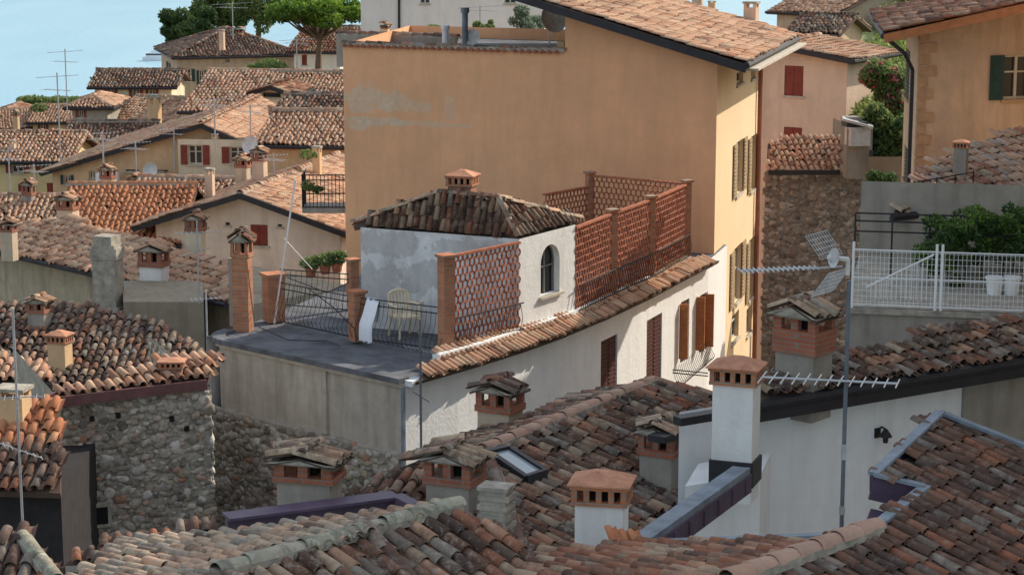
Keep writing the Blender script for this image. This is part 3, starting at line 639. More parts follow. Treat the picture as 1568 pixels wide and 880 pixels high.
s865=onwall(gf(om,0),oc,865,100)[0]; p865=gf(om,0)+d1*s865
plR=plane(rA,rB,16)
def zr(p): 
    o,n_=plR; return o.z-((p.x-o.x)*n_.x+(p.y-o.y)*n_.y)/n_.z
mb=MB()
mb.quad(gf(ol,8),gf(om,8),gf(om,zcap),gf(ol,zcap)); mb.quad(gf(om,8),gf(p865,8),gf(p865,zcap),gf(om,zcap))
mb.quad(gf(p865,8),gf(oc,8),gf(oc,zr(oc)-.1),gf(p865,zr(p865)-.1))
bk8=hd(rA,rB)*8.6; olb=ol+Vector((1.5,8.6,0))
mb.quad(gf(p865,zcap-1),gf(p865+bk8,zcap-1),gf(p865+bk8,zr(p865+bk8)-.1),gf(p865,zr(p865)-.1))
mb.quad(gf(olb,8),gf(ol,8),gf(ol,zcap),gf(olb,zcap)); 
mb.quad(gf(far,8),gf(olb,8),gf(olb,zcap),gf(far,zcap))
mb.quad(gf(ol,zcap-.35),gf(om,zcap-.35),gf(om+bk8,zcap-.35),gf(olb,zcap-.35),1); mb.quad(gf(om,zcap-.35),gf(p865,zcap-.35),gf(p865+bk8,zcap-.35),gf(om+bk8,zcap-.35),1)
mb.make('front_walls',[M_orange,M_tar],E)
mb=MB(); ztop=zr(oc)-.1
wall(mb,oc,far,8,min(ztop,zr(far)-.1),[pixop(oc,far,r,k) for r,k in (((1127,216,1137,296),'shut'),((1149,208,1157,290),'shut'),((1123,378,1134,462),'shut'),((1146,366,1154,455),'shut'),((1120,480,1131,520),'win'),((1143,470,1151,510),'win'),((1128,110,1138,128),'win'),((1150,105,1157,120),'win'))])
mb.make('side_wall',[M_yelo,M_frame,M_glass,simple('ochre_shutter',(.35,.26,.16),.7),M_trim],E)
mb=MB(); nn=Vector((dd.y,-dd.x,0)); P=oc+dd*7.4+nn*.1; mb.tube(gf(P,12),gf(P,zr(far)-.3),.07); mb.make('copper_downpipe',[simple('copper_red',(.30,.10,.06),.5)],E)
upv=(up+UZ*tn)
rp=[rA,rB,rB+upv*9,rA+upv*9]; roof(rp,T_sun,E,'main_roof')
mb=MB(); mb.beam(rA-UZ*.16,rA+upv*9-UZ*.16,.08,.2); mb.tube(rA-UZ*.06,rB-UZ*.06,.09,0,8); mb.beam(rA+upv*.02-UZ*.2+dd*.3,rB-UZ*.2,.6,.06,1); mb.make('bargeboard_and_gutter',[M_gut,M_trim],E)
ridge(gf(ol,zcap),gf(om,zcap),T_mid,E,r=.09,name='wall_cap_tiles'); ridge(gf(om,zcap),gf(p865,zcap),T_mid,E,r=.09,name='wall_cap_tiles')
mb=MB()
for a,b_ in((gf(ol,zcap),gf(om,zcap)),(gf(om,zcap),gf(p865,zcap))):
    L=(b_-a).length; e=hd(a,b_); nn=Vector((e.y,-e.x,0))
    for i in range(int(L/.2)): mb.tube(a+e*(i+.5)*.2-nn*.2+UZ*.03,a+e*(i+.5)*.2+nn*.12-UZ*.03,.06,0,7)
mb.make('cap_tile_row',[M_terra],E)
mb=MB(); a=V(518,54,66); b_=G(700,59,a.z); mb.beam(a-UZ*.5,b_-UZ*.5,.3,1.); c_=V(832,70,66); mb.beam(b_-UZ*.6,Vector((c_.x,c_.y,b_.z-.6)),.3,.7); mb.make('rear_parapet',[M_grey],E)
ridge(a,b_,T_old,E,r=.14)
mb=MB(); mb.tube(V(712,76,62),V(712,14,62),.09,0,10); mb.tube(V(712,20,62),V(712,12,62),.13,0,10); mb.make('metal_flue_pipe',[M_zinc])
mb=MB(); mb.tube(V(682,76,62),V(682,42,62),.1,0,10); mb.tube(V(682,45,62),V(682,39,62),.13,0,10); mb.make('white_flue_pipe',[M_white])
dish(V(845,30,60),(.5,-1,.3),.42); dish(V(724,58,62),(-.3,-1,.3),.25); 
mb=MB(); P=V(860,72,57.5); mb.box(P,(.2,.25,.3),-.3); mb.make('wall_lantern_box',[M_yel])
chp(1150,4,36,26,plR,style='slab',body=M_pinkw)
E2=empty('side_balcony',E); mb=MB(); a=V(466,318,60.5); b_=G(532,318,a.z); mb.beam(a,b_,1.2,.15); mb.make('slab',[M_grey],E2)
mb=MB(); dd2=hd(a,b_); fr=Vector((dd2.y,-dd2.x,0))*.55
for z in(.1,.5,.9,1.05): mb.tube(a+fr+UZ*z,b_+fr+UZ*z,.02)
for i in range(12): mb.tube(a+fr+dd2*i*.11+UZ*.05,a+fr+dd2*i*.11+UZ*1.05,.012)
mb.tube(a-fr+UZ*1.05,a+fr+UZ*1.05,.02)
for i in range(8): mb.tube(a+fr-fr*i*.25,a+fr-fr*i*.25+UZ*1.05,.012)
mb.make('railing',[M_iron],E2)
leaves('flower_box_plants',[(tuple(V(472,284,59.8)),(.22,.2,.16)),(tuple(V(486,290,59.8)),(.2,.2,.1))],350,.05,L_mid,E2)
# ================================================ RIGHT SIDE
A=V(1165,82,80); B=G(1298,88,A.z)
house('beige_house',A,B,4,14,'perp',M_pinkw,T_sun,[((1201,101,1230,147),'closed'),((1200,195,1228,219),'closed')],oh=.45,frac=.12)
A=V(1190,14,105); B=G(1278,18,A.z); house('upper_beige_house',A,B,8,16,'para',M_beige,T_sun,[((1235,18,1243,32),'win')])
A=V(1215,46,97); B=G(1278,48,A.z); house('hillside_cottage',A,B,4,18,'para',M_pinkw,T_mid)
A=V(1290,14,125); B=G(1332,16,A.z); house('hillside_cottage',A,B,4,18,'hip',M_ochre,T_sun)
E=empty('stone_annex_house'); A=V(1172,264,66); B=G(1332,262,A.z); C2=left(hd(A,B))*5
sm=plaster('rough_grey_stone',(.27,.25,.22),.6,(.13,.12,.11)); 
mb=MB(); wall(mb,A,B,10,A.z); wall(mb,B,B+C2,10,A.z+1.2); mb.make('walls',[sm,M_frame,M_glass,M_brsh,M_trim],E)
stones(A,B,17,A.z,E,.22,M_stoneg)
pl=plane(A,B,22); roof(HP(pl,[(1174,262),(1285,262),(1290,212),(1215,208),(1176,218)]),T_sun,E)
mb=MB(); P=V(1312,262,65.5); mb.box(P+UZ*.6,(.8,.8,1.6)); mb.box(V(1303,200,65.6),(.5,.5,.9),.3); mb.make('stone_pier',[sm],E)
mb=MB(); P=V(1313,208,65.2); mb.box(P,(.65,.6,.6),.2,0); mb.beam(P+Vector((-.5,0,.55)),P+Vector((.45,-.1,.3)),.7,.08,0); mb.box(P+Vector((-.1,0,.38)),(.7,.5,.15),.2,1); mb.tube(V(1334,230,65),V(1334,480,65),.06,1); mb.beam(V(1176,264,65.7),V(1286,264,65.9),.1,.16,1); mb.make('metal_cowl_and_gutter',[M_alu,M_gut],E)
# ochre house top-right
E=empty('ochre_corner_house'); K=V(1405,150,48); K2=K+Vector((6.6,2.3,0)); K0=K+Vector((.55,4.5,0))
rA=V(1354,50,47.4); rdir=Vector((.6,4.5,0)).normalized(); rB=rA+rdir*8; pr=plane(rB,rA,13); 
def zr4(p): o,n_=pr; return o.z-((p.x-o.x)*n_.x+(p.y-o.y)*n_.y)/n_.z
mb=MB(); zl4=zr4(K)-.12
wall(mb,gf(K,0),gf(K2,0),15,zl4,[pixop(gf(K,0),gf(K2,0),r,k) for r,k in(((1537,84,1580,152),'shut'),)])
mb.quad(gf(K,zl4),gf(K2,zl4),gf(K2,zr4(K2)-.12),gf(K,zl4+.001)); 
wall(mb,gf(K0,0),gf(K,0),15,zl4,[pixop(gf(K0,0),gf(K,0),r,k) for r,k in(((1386,75,1393,150),'closed'),((1384,225,1392,280),'closed'))])
mb.quad(gf(K2,15),gf(K2+Vector((.8,7,0)),15),gf(K2+Vector((.8,7,0)),zl4+1.5),gf(K2,zl4+1.5)); mb.quad(gf(K2+Vector((.8,7,0)),15),gf(K0,15),gf(K0,zl4),gf(K2+Vector((.8,7,0)),zl4+1.5))
i=0; z=zl4-.2; dK=hd(K,K2); nK=Vector((dK.y,-dK.x,0))
while z>V(1405,270,48).z:
    wq=(.42 if i%2 else .26)*random.uniform(.85,1.15); mb.obox(gf(K,z)+dK*wq/2+nK*.015-dK*.02,dK*wq/2,nK*.03,UZ*.11,4); z-=.27; i+=1
mb.make('walls',[plaster('ochre_weathered',(.62,.45,.32),.5,(.32,.22,.15),patches=[(ctr(1500,250,49),1.6,.6,.5),(ctr(1440,200,48.5),.3,.6,.35),(ctr(1480,80,49),.9,.25,.3)],pcol=(.5,.36,.28)),M_frame,M_glass,M_grsh,simple('brick_quoin',(.46,.29,.18),.9)],E)
upv=(left(hd(rB,rA))+UZ*math.tan(math.radians(13))); roof([rB,rA,rA+upv*8,rB+upv*8],T_red,E)
mb=MB(); mb.beam(rA-UZ*.14,rA+upv*8-UZ*.14,.08,.2,0); mb.tube(rA-UZ*.08,rB-UZ*.08,.08,1)
for i in range(12): 
    s=rA+upv*(.3+i*.6)-UZ*.2; mb.beam(s,s+rdir*.9,.1,.1,0)
mb.path([rA+rdir*.3-UZ*.1,rA+rdir*.5-UZ*.5+Vector((.5,0,0)),gf(K,zl4-1)+Vector((-.12,.1,0)),gf(K,17)+Vector((-.12,.1,0))],.05,1)
mb.make('rafters_and_gutter',[M_orsh,M_gut],E)
E=empty('grey_roofed_annex'); A=V(1366,330,41); B=G(1600,302,A.z); pl=plane(A,B,20)
roof(HP(pl,[(1366,328),(1600,301),(1600,192),(1568,197),(1480,220),(1408,262)]),tilemat('tiles_pale_pink',[PK,BG,GY,PK,(.5,.44,.4),RD],.5,.35,(.54,.48,.45)),E); chp(1470,216,272,26,pl,style='cap',body=M_grey)
mb=MB(); mb.tube(A-UZ*.05,B-UZ*.05,.08); mb.quad(gf(A,15)+Vector((.4,.4,0)),gf(B,15)+Vector((.0,.4,0)),gf(B,A.z)+Vector((0,.4,0)),gf(A,A.z)+Vector((.4,.4,0)),1); mb.make('gutter_and_wall',[M_gut,M_grey],E)
mb=MB(); a=H(1405,300,pl); b_=H(1490,285,pl); mb.tube(a+UZ*.3,b_+UZ*.3,.014)
for i in range(4): s=a+(b_-a)*i/3; mb.tube(s,s+UZ*.32,.014)
mb.make('roof_handrail',[M_iron],E)
E=empty('red_roofed_lean_to'); A=V(1338,362,44); B=G(1400,352,A.z); pl=plane(A,B,25); roof(HP(pl,[(1338,360),(1400,352),(1412,290),(1402,288),(1352,318)]),T_new,E)
mb=MB(); mb.quad(gf(A,14),gf(B,14),gf(B,A.z),gf(A,A.z)); mb.make('wall',[M_brickd],E)
E=empty('roof_terrace_with_fence'); A=V(1296,470,36); B=G(1600,482,A.z); bk_=left(hd(A,B))*6; mb=MB()
mb.prism([A,B,B+bk_,A+bk_],15,A.z,0,1); mb.beam(A-UZ*.05,B-UZ*.05,.12,.1,1); mb.make('terrace_block',[M_grey,M_mort],E)
mb=MB(); dd=hd(A,B); L=(B-A).length; hF=1.12
for s in(.1,1.55,1.65,3.2): mb.tube(A+dd*s,A+dd*s+UZ*hF*1.06,.025,0,6)
for z in(.06,.55,1.05): mb.tube(A+dd*.1+UZ*z,A+dd*L+UZ*z,.013)
s=.12
while s<L: 
    mb.tube(A+dd*s+UZ*.06,A+dd*(s)+UZ*1.05,.0045,0,4); s+=.075
z=.12
while z<1.05: mb.tube(A+dd*.1+UZ*z,A+dd*L+UZ*z,.004,0,4); z+=.1
for i in range(12): a=A+bk_*.15+dd*(.4+i*.09); mb.tube(a+UZ*(.0),a+UZ*(.3+i*.04),.01,0,4)
mb.tube(A+bk_*.15+dd*.3+UZ*.2,A+bk_*.15+dd*1.5+UZ*.85,.02)
mb.make('white_wire_fence',[M_white],E)
mb=MB()
for z in(.9,1.1,1.25): mb.tube(A+bk_*.5+UZ*z,B+bk_*.5+UZ*z,.018)
for i in range(6): mb.tube(A+bk_*.5+dd*i*.7,A+bk_*.5+dd*i*.7+UZ*1.25,.018)
mb.make('dark_rail',[M_iron],E)
mb=MB(); P=A+bk_*.95; mb.quad(gf(P,A.z),gf(P+dd*6,A.z),gf(P+dd*6,A.z+1.5),gf(P,A.z+1.5)); mb.make('terrace_back_wall',[M_grey],E)
e=empty('lemon_trees'); cl=[]
for i in range(75): x=random.uniform(1412,1610); cl.append((tuple(V(x,random.uniform(336-(x-1412)*.1,398),random.uniform(37.6,40))),(random.uniform(.12,.28),.3,random.uniform(.10,.2))))
for i in range(12): x=random.uniform(1430,1530); cl.append((tuple(V(x,random.uniform(395,458),38)),(.14,.2,.14)))
leaves('foliage',cl,11000,.05,L_dark,e); leaves('young_leaves',cl[::2],5500,.045,L_pine,e); mb=MB()
for x in(1450,1500,1550): mb.tube(V(x,470,38.5),V(x+5,350,39),.03)
mb.make('stems',[M_bark],e)
for x in(1522,1548):
    P=V(x,455,37.2); mb=MB(); mb.tube(P,P+UZ*.35,.12,0,12,.16); mb.tube(P+UZ*.35,P+UZ*.39,.18,0,12); mb.make('planter_pot',[M_white])
# overgrown slope: shrubs stand on the hillside sheet between D=70 and D=110
cl=[]
for i in range(150):
    t=random.random(); D=70+t*40; x=random.uniform(1308,1392)+t*60; y=215-215*t+random.uniform(-10,10); r=random.uniform(.45,1.05); cl.append((tuple(V(x,y,D)),(r*1.1,1.1,r*.8)))
e=empty('hillside_shrubs'); leaves('foliage',cl,42000,.11,L_hill,e); leaves('darker_foliage',cl[::4],6000,.11,L_mid,e)
cl=[(tuple(V(random.uniform(1325,1378),random.uniform(105,165),68.5)),(.4,.5,.36)) for i in range(14)]
e=empty('oleander_bush'); leaves('foliage',cl,6000,.09,L_mid,e); leaves('flowers',cl[:9],1100,.08,L_pink,e)
cl=[(tuple(V(random.uniform(1312,1385),random.uniform(165,240),66)),(.35,.5,.35)) for i in range(16)]
e=empty('garden_bush'); leaves('foliage',cl,5500,.10,L_dark,e); leaves('foliage_bright',cl[::2],2500,.10,L_hill,e)
mb=MB(); hp=[V(1300,255,69),V(1400,255,69),V(1480,0,110),V(1520,-60,150),V(1300,-60,150),V(1295,0,110)]; mb.add([p-UZ*.6 for p in hp],[[0,1,2,5],[5,2,3,4]]); mb.make('hillside',[simple('dry_grass',(.24,.27,.11),.95,0,.4,.5)])
e=empty('ivy'); leaves('ivy_leaves',[(tuple(V(1340,270,58)),(.25,.3,.15)),(tuple(V(1362,300,60)),(.35,.3,.7)),(tuple(V(1350,330,60)),(.5,.3,.3))],2500,.08,L_dark,e)
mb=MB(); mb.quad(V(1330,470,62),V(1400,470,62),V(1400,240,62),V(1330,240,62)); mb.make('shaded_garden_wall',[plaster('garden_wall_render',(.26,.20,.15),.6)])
house('offscreen_shade_house',Vector((14.5,20,38.2)),Vector((23,21,38.2)),25,16,'para',M_ochre,T_sun,oh=.5)  # unseen house added beyond the right edge to shade the near roofs
# ================================================ NEAR ROOFS (right)
E=empty('white_courtyard_house'); A=V(1160,612,30); B=G(1600,540,A.z); pl4=plane(A,B,13)
roof(HP(pl4,[(1160,612),(1600,540),(1600,470),(1568,478),(1265,548),(1160,588)]),T_mid,E)
d4=hd(A,B); off=left(d4)*.35
w0=gf(A,0)+off-d4*1.2; w1=gf(B,0)+off; mb=MB(); wall(mb,w0,w1,14,A.z-.1); 
n4=Vector((d4.y,-d4.x,0)); s_=onwall(w0,w1,1472,620)[0]; zg=onwall(w0,w1,1500,586)[1]; a=w0+d4*s_+n4*.02; b_=w1+n4*.02; mb.obox((a+b_)/2+UZ*(zg+14)/2,(b_-a)/2,n4*.04,UZ*(zg-14)/2,5)
mb.make('white_wall',[M_white,M_frame,M_glass,M_brsh,M_trim,M_grey],E)
mb=MB(); mb.tube(A-UZ*.1,B-UZ*.1,.09,0,8); mb.beam(A-UZ*.24+off*.6,B-UZ*.24+off*.6,.5,.2,0)
a=gf(A,A.z-.05)-d4*1.0; mb.beam(A-UZ*.12,A-UZ*.12-d4*1.5,.2,.12,0)
mb.make('black_eaves',[M_gut],E)
mb=MB(); z0=V(1200,822,28.5).z-1.9; mb.prism([Vector((2,24.,0)),Vector((9,23,0)),Vector((12,33,0)),Vector((2,31,0))],z0-.3,z0); mb.make('courtyard_floor',[M_grey],E)
mb=MB(); a,b_=V(985,830,24),V(1312,818,22.6); mb.beam(a,b_,.14,.05,0); mb.beam(a-UZ*.35,b_-UZ*.35,.06,.65,2)
a,b_=V(985,830,24),V(1143,718,27.6); dz=hd(a,b_); sz=left(dz)
mb.beam(a+sz*.1,b_+sz*.1,.2,.05,0); mb.beam(a-sz*.03-UZ*.02,b_-sz*.03-UZ*.02,.05,.10,0); mb.beam(a-sz*.06-UZ*.19,b_-sz*.06-UZ*.19,.04,.26,1)
for i in range(7): s=a+(b_-a)*(i+.5)/7; mb.obox(s-sz*.09-UZ*.19,dz*.012,sz*.012,UZ*.11,1)
mb.make('zinc_valley_flashing',[M_zinc,M_purple,M_white],E)
mb=MB(); P0,P1_=gf(V(1048,800,28.3),0),gf(V(1163,800,28.9),0); mb.prism([P0,P1_,P1_+Vector((.3,1.2,0)),P0+Vector((.3,1.2,0))],20,V(1100,738,28.5).z); mb.make('white_return_wall',[M_white],E)
P=H(1343,662,(w0,n4)); mb=MB(); mb.obox(P,d4*.06,n4*.02,UZ*.08); mb.path([P,P+n4*.1+UZ*.12,P+n4*.2+UZ*.1],.015); q_=P+n4*.2; mb.tube(q_+UZ*.1,q_-UZ*.02,.03,0,10,.11); mb.tube(q_-UZ*.02,q_-UZ*.12,.05,0,10,.04); mb.make('wall_lamp',[M_iron])
chp(1125,543,742,86,None,name='white_chimney',style='cap',body=M_chwhite,yaw=-.35,D=28.3,sink=.2)
mb=MB(); P=V(1126,718,28.3); mb.box(P,(.64,.55,.36),-.35); mb.make('black_chimney_flashing',[M_gut])
chp(1230,450,580,88,pl4,name='brick_chimney',style='hat',body=M_grey,yaw=-.7,tm=T_grey,f=(.34,.62,.76))
# R5 / R6
E=empty('dark_tiled_house'); A=V(1140,888,20); B=G(1340,815,A.z); p6=plane(B,A,12); p5=plane(A,B,18)
roof(HP(p6,[(1140,888),(1340,815),(1300,822),(985,834),(830,852),(800,888)]),T_red,E)
roof(HP(p5,[(1140,888),(1340,815),(1425,750),(1352,738),(1437,640),(1600,700),(1600,930),(1140,930)]),T_dark,E,w=.17,L=.3)
ridge(A-hd(A,B)*.3,B,M_ridge,E,r=.13,lift=.08)
n5=p5[1]; mb=MB(); fl_=HP(p5,[(1335,815),(1415,752),(1335,733),(1437,638),(1600,702)])
for a,b_ in zip(fl_,fl_[1:]): mb.beam(a+n5*.07,b_+n5*.07,.13,.04,0); mb.beam(a-UZ*.1,b_-UZ*.1,.05,.28,1)
mb.quad(*[p-UZ*.35 for p in (fl_[0],fl_[1],fl_[2],H(1320,770,p5))],m=1)
mb.make('stepped_zinc_flashing',[M_zinc,M_purple],E)
mb=MB(); mb.prism([Vector((-9,18.5,0)),Vector((14,18.5,0)),Vector((14,22.,0)),Vector((-9,21.5,0))],14,24.2); mb.make('lower_walls',[M_grey],E)
chp(921,718,850,102,p6,name='white_chimney',style='cap',body=M_chwhite,yaw=-.2,D=24)
rq=V(935,842,22.9); roof([rq,rq+Vector((.4,.12,0)),rq+Vector((.35,.35,.12)),rq+Vector((.05,.3,.12))],T_new,E,'patch_tiles',w=.12,L=.25)
# main antenna mast
P=V(1288,822,22.3); mb=MB(); mb.tube(P,P+UZ*2.95,.024,0,8)
yagi(mb,V(1192,412,22.3),Vector((1,.1,.03)),.85,16,.32,1,.009); mb.tube(V(1230,412,22.3),V(1290,408,22.3),.014,1)
yagi(mb,V(1270,582,22.2),Vector((1,-.3,.02)),1.5,13,.6,1,.009)
def grid(ctr_,u,v,nu,nv):
    for i in range(nu): t=i/(nu-1)*2-1; mb.tube(ctr_+u*t-v,ctr_+u*t+v,.0055,1,4)
    for j in range(nv): t=j/(nv-1)*2-1; mb.tube(ctr_+v*t-u,ctr_+v*t+u,.0055,1,4)
grid(V(1262,375,22.3),Vector((.13,.08,.02)),Vector((-.09,.0,.13)),10,6); grid(V(1272,432,22.3),Vector((.13,.08,.02)),Vector((.09,.0,.13))*-1,10,6)
mb.box(P+UZ*.32,(.06,.06,.1),0,1); mb.box(P+UZ*1.0,(.05,.05,.18),0,1); mb.make('tv_antenna_mast',[M_mast,M_alu]); dish(V(1281,395,22.2),(-.8,-.35,.15),.11)
# ================================================ NEAR ROOFS (centre)
E=empty('central_tiled_house'); A=V(745,690,30); B=G(1000,586,A.z); p2=plane(A,B,19); d2=hd(A,B)
roof(HP(p2,[(745,690),(1000,586),(1092,606),(1092,712),(985,832),(830,858),(800,858)]),T_mid,E); 
dn=-left(hd(B,A))-UZ*math.tan(math.radians(16)); roof([A,B,B+dn*1.6,A+dn*1.6],T_old,E)
ridge(A-d2*.1,B,M_ridge,E,r=.12,lift=.06); ridge(B,H(1100,612,p2),T_red,E,r=.11)
Aa=V(500,772,29.2); Bb=G(800,800,Aa.z); p2c=plane(Aa,Bb,16)
roof(HP(p2c,[(500,770),(560,742),(650,712),(745,690),(805,858),(720,806),(640,778)]),T_old,E)
ridge(H(640,735,p2c),A,M_ridge,E,r=.11); ridge(A,H(805,856,p2),T_dark,E,r=.10)
mb=MB(); mb.prism([Vector((-3.5,28.5,0)),Vector((2,25,0)),Vector((3.5,30,0)),Vector((2.5,34,0)),Vector((-1.2,31.3,0))],14,24.6); mb.make('house_body',[M_grey],E)
chp(766,576,668,72,None,style='hat',body=M_beige,yaw=-.5,D=33,tm=T_dark,name='tile_capped_chimney')
chp(475,682,772,112,None,style='hat',body=M_grey,yaw=-.25,D=29.0,tm=T_grey,name='tile_capped_chimney',d=.62)
chp(697,674,784,94,p2c,style='hat',body=M_grey,yaw=-.4,tm=T_grey,name='tile_capped_chimney')
chp(1012,638,738,70,p2,style='hat',body=M_grey,yaw=-.5,tm=T_grey,name='tile_capped_chimney')
chp(760,742,838,58,None,style='stone',body=M_mort,yaw=-.35,D=25.5,name='block_chimney')
mb=MB(); mb.beam(V(1005,672,30),V(1088,642,31.5),.3,.1); mb.make('black_ridge_flashing',[M_gut],E)
s4=HP(p2,[(745,704),(776,697),(832,733),(802,743)]); n2=p2[1]; mb=MB()
for a,b_ in zip(s4,s4[1:]+s4[:1]): mb.beam(a+n2*.1,b_+n2*.1,.09,.14,0)
cc=sum(s4,Vector())/4; g=[cc+(p-cc)*.93+n2*.13 for p in s4]; mb.quad(*g,m=1)
mg=newmat('skylight_glass',.12,.8)[0]; mg.node_tree.nodes['Principled BSDF'].inputs['Base Color'].default_value=(.3,.36,.4,1)
mb.make('skylight',[M_gut,mg],E)
mb=MB(); a,b_=V(347,800,27.5),V(607,766,28.6); mb.beam(a,b_,.12,.2); mb.beam(a+UZ*.1-Vector((0,.05,0)),b_+UZ*.1-Vector((0,.05,0)),.35,.04); c_=V(655,790,27.4); mb.beam(b_,c_,.2,.2); mb.make('painted_metal_fascia',[M_purple])
E=empty('foreground_tiled_house'); A=V(365,872,21); B=G(700,777,A.z); p1=plane(A,B,20); p1b=plane(B,A,11)
roof(HP(p1,[(340,905),(345,878),(700,777),(800,840),(860,905)]),T_mid,E,w=.21); roof(HP(p1b,[(365,872),(700,777),(640,784),(350,815),(200,832),(90,905),(330,905)]),T_grey,E)
ridge(A-hd(A,B)*.3,B,M_moss,E,r=.12,lift=.06); 
ridge(H(560,812,p1),H(640,905,p1),T_dark,E,r=.1)
E=empty('corner_tiled_house'); A=V(-30,893,23); B=G(70,893,A.z); p=plane(A,B,20); roof(HP(p,[(-30,893),(85,893),(38,826),(-30,822)]),T_dark,E); ridge(H(84,893,p),H(36,826,p),M_moss,E,r=.1)
E=empty('low_tiled_shed'); A=V(100,866,31); B=G(260,858,A.z); p=plane(A,B,18); roof(HP(p,[(90,866),(260,858),(330,800),(130,840)]),T_dark,E); mb=MB(); mb.quad(gf(A,14),gf(B,14),gf(B,A.z),gf(A,A.z)); mb.make('wall',[M_grey],E)
# ================================================ STONE HOUSE
E=empty('rubble_stone_house'); A=V(92,612,38.3); B=G(322,590,A.z); d=hd(A,B); zS=A.z
mb=MB(); bkv=left(d)*5
hole=pixop(gf(A,0),gf(B,0),(128,768,168,806),'x')
wall(mb,gf(A,0),gf(B,0),12,zS,[]); wall(mb,gf(B,0),gf(B,0)+bkv,12,zS); wall(mb,gf(A,0)+bkv,gf(A,0),12,zS)
mb.make('mortar_core',[M_mort,M_frame,M_black,M_brsh,M_trim],E); stones(gf(A,0),gf(B,0),zS-4.3,zS-.05,E,.19); stones(gf(B,0),gf(B,0)+bkv,zS-4.3,zS-.1,E,.24)
mb=MB(); nn=Vector((d.y,-d.x,0)); P=gf(A,0)+d*(hole[0]+hole[1])/2+UZ*(hole[2]+hole[3])/2
mb.obox(P+nn*.05,d*.19,nn*.06,UZ*.18,0); mb.obox(P+nn*.06+UZ*.21,d*.27,nn*.07,UZ*.04,1); mb.obox(P+nn*.06-UZ*.21,d*.25,nn*.07,UZ*.03,1)
for s in(-1,1): mb.obox(P+nn*.06+d*.23*s,d*.035,nn*.07,UZ*.18,1)
for (x,y) in((180,635),(262,640),(285,655),(140,640)): mb.obox(H(x,y,(gf(A,0),nn))+nn*.03,d*.045,nn*.045,UZ*.05,0)
mb.make('vent_opening',[M_black,M_mort],E)
eA=V(62,612,37.8); eB=G(316,582,eA.z); ps=plane(eA,eB,15)
roof(HP(ps,[(70,606),(318,580),(335,540),(250,553),(120,592)]),T_sun,E); mb=MB(); mb.beam(eA-UZ*.08,eB-UZ*.08,.08,.2); mb.beam(eA-UZ*.02,HP(ps,[(118,590)])[0],.06,.12); mb.make('painted_fascia',[simple('maroon_paint',(.17,.08,.08),.5)],E)
chp(264,548,572,44,ps,style='cap',body=M_brickd,name='brick_vent_chimney',yaw=0)
E=empty('old_tile_row_house'); A=V(-40,600,46); B=G(330,600,A.z); p=plane(A,B,14)
roof(HP(p,[(-40,598),(150,590),(330,560),(250,495),(150,470),(-40,462)]),T_mid,E); mb=MB(); mb.prism([A+Vector((0,.5,0)),B+Vector((0,.5,0)),B+Vector((0,5,0)),A+Vector((0,5,0))],12,A.z-.2); mb.make('body',[M_beige],E)
chp(61,452,500,36,p,style='hat',body=M_grey,tm=T_sun,yaw=-.3); chp(93,506,562,40,p,style='cap',body=M_ochre,yaw=-.3)
A=V(-40,585,43); B=G(78,585,A.z); E=empty('sunny_lean_to'); p=plane(A,B,14); roof(HP(p,[(-40,585),(80,585),(75,560),(-40,540)]),T_sun,E); mb=MB(); mb.tube(A-UZ*.05,B-UZ*.05,.06); mb.make('gutter',[M_gut],E)
E=empty('orange_tiled_house'); A=V(-60,750,35); B=G(96,752,A.z); p=plane(A,B,24); roof(HP(p,[(-60,748),(92,752),(92,700),(88,675),(-60,680)]),T_dark,E)
roof([q+UZ*.03 for q in HP(p,[(-60,682),(92,682),(88,618),(-60,625)])],T_new,E); mb=MB(); mb.prism([A+Vector((0,.5,0)),B+Vector((-.15,.5,0)),B+Vector((-.15,4,0)),A+Vector((0,4,0))],12,A.z-.1); mb.make('walls',[simple('shade_black_wall',(.035,.032,.035),.95)],E)  # wall nearly black: the shadow around it is put into its colour
chp(22,590,640,60,p,style='slab',body=M_ochre,yaw=-.2); antenna(V(36,830,33),4.0,[(1.6,(.8,.3,-.4),.8,7,.35),(2.5,(1,.2,0),.9,8,.4)])
E=empty('long_roofed_house'); B=V(345,464,54); A=G(-40,376,B.z); p=plane(A,B,17); 
roof(HP(p,[(-40,374),(345,464),(352,404),(250,378),(105,335),(60,340),(-40,352)]),T_sun,E)
iw=left(hd(A,B))*.5; mb=MB(); mb.prism([A+iw,B+iw,B+iw*9,A+iw*9],12,B.z-.15); mb.tube(A-UZ*.06,B-UZ*.06,.08,1); 
q_=V(305,455,53.8); mb.tube(q_,gf(q_,14),.06,2); mb.make('walls_and_gutter',[plaster('old_beige_wall',(.46,.39,.29),.55,(.15,.13,.1)),M_gut,simple('green_pipe',(.05,.12,.08),.5)],E)
mb=MB(); P=V(168,485,54.2); mb.box(P+UZ*1.0,(.65,.55,2.0),-.25); mb.box(P+UZ*1.75,(.75,.6,.3),-.2); mb.box(P+UZ*2.05,(.55,.5,.35),-.35); mb.box(P+UZ*.1,(.8,.7,.4),-.2); mb.make('stone_flue_stack',[M_mort])
chp(237,368,440,46,p,style='hat',body=M_chwhite,tm=T_sun,yaw=-.3,name='white_chimney'); chp(300,324,380,32,None,style='hat',body=M_cream,tm=T_sun,D=60,yaw=-.2)
chp(105,296,342,34,None,style='hat',body=M_pinkw,tm=T_sun,D=66,yaw=-.3); chp(14,338,368,26,None,style='hat',body=M_beige,tm=T_sun,D=60,yaw=-.3)
mb=MB(); mb.prism([V(190,500,53),V(312,470,53),V(312,470,56),V(190,500,56)],12,V(250,462,53).z); mb.make('shaded_annex_wall',[plaster('shade_beige',(.34,.29,.22),.5)])
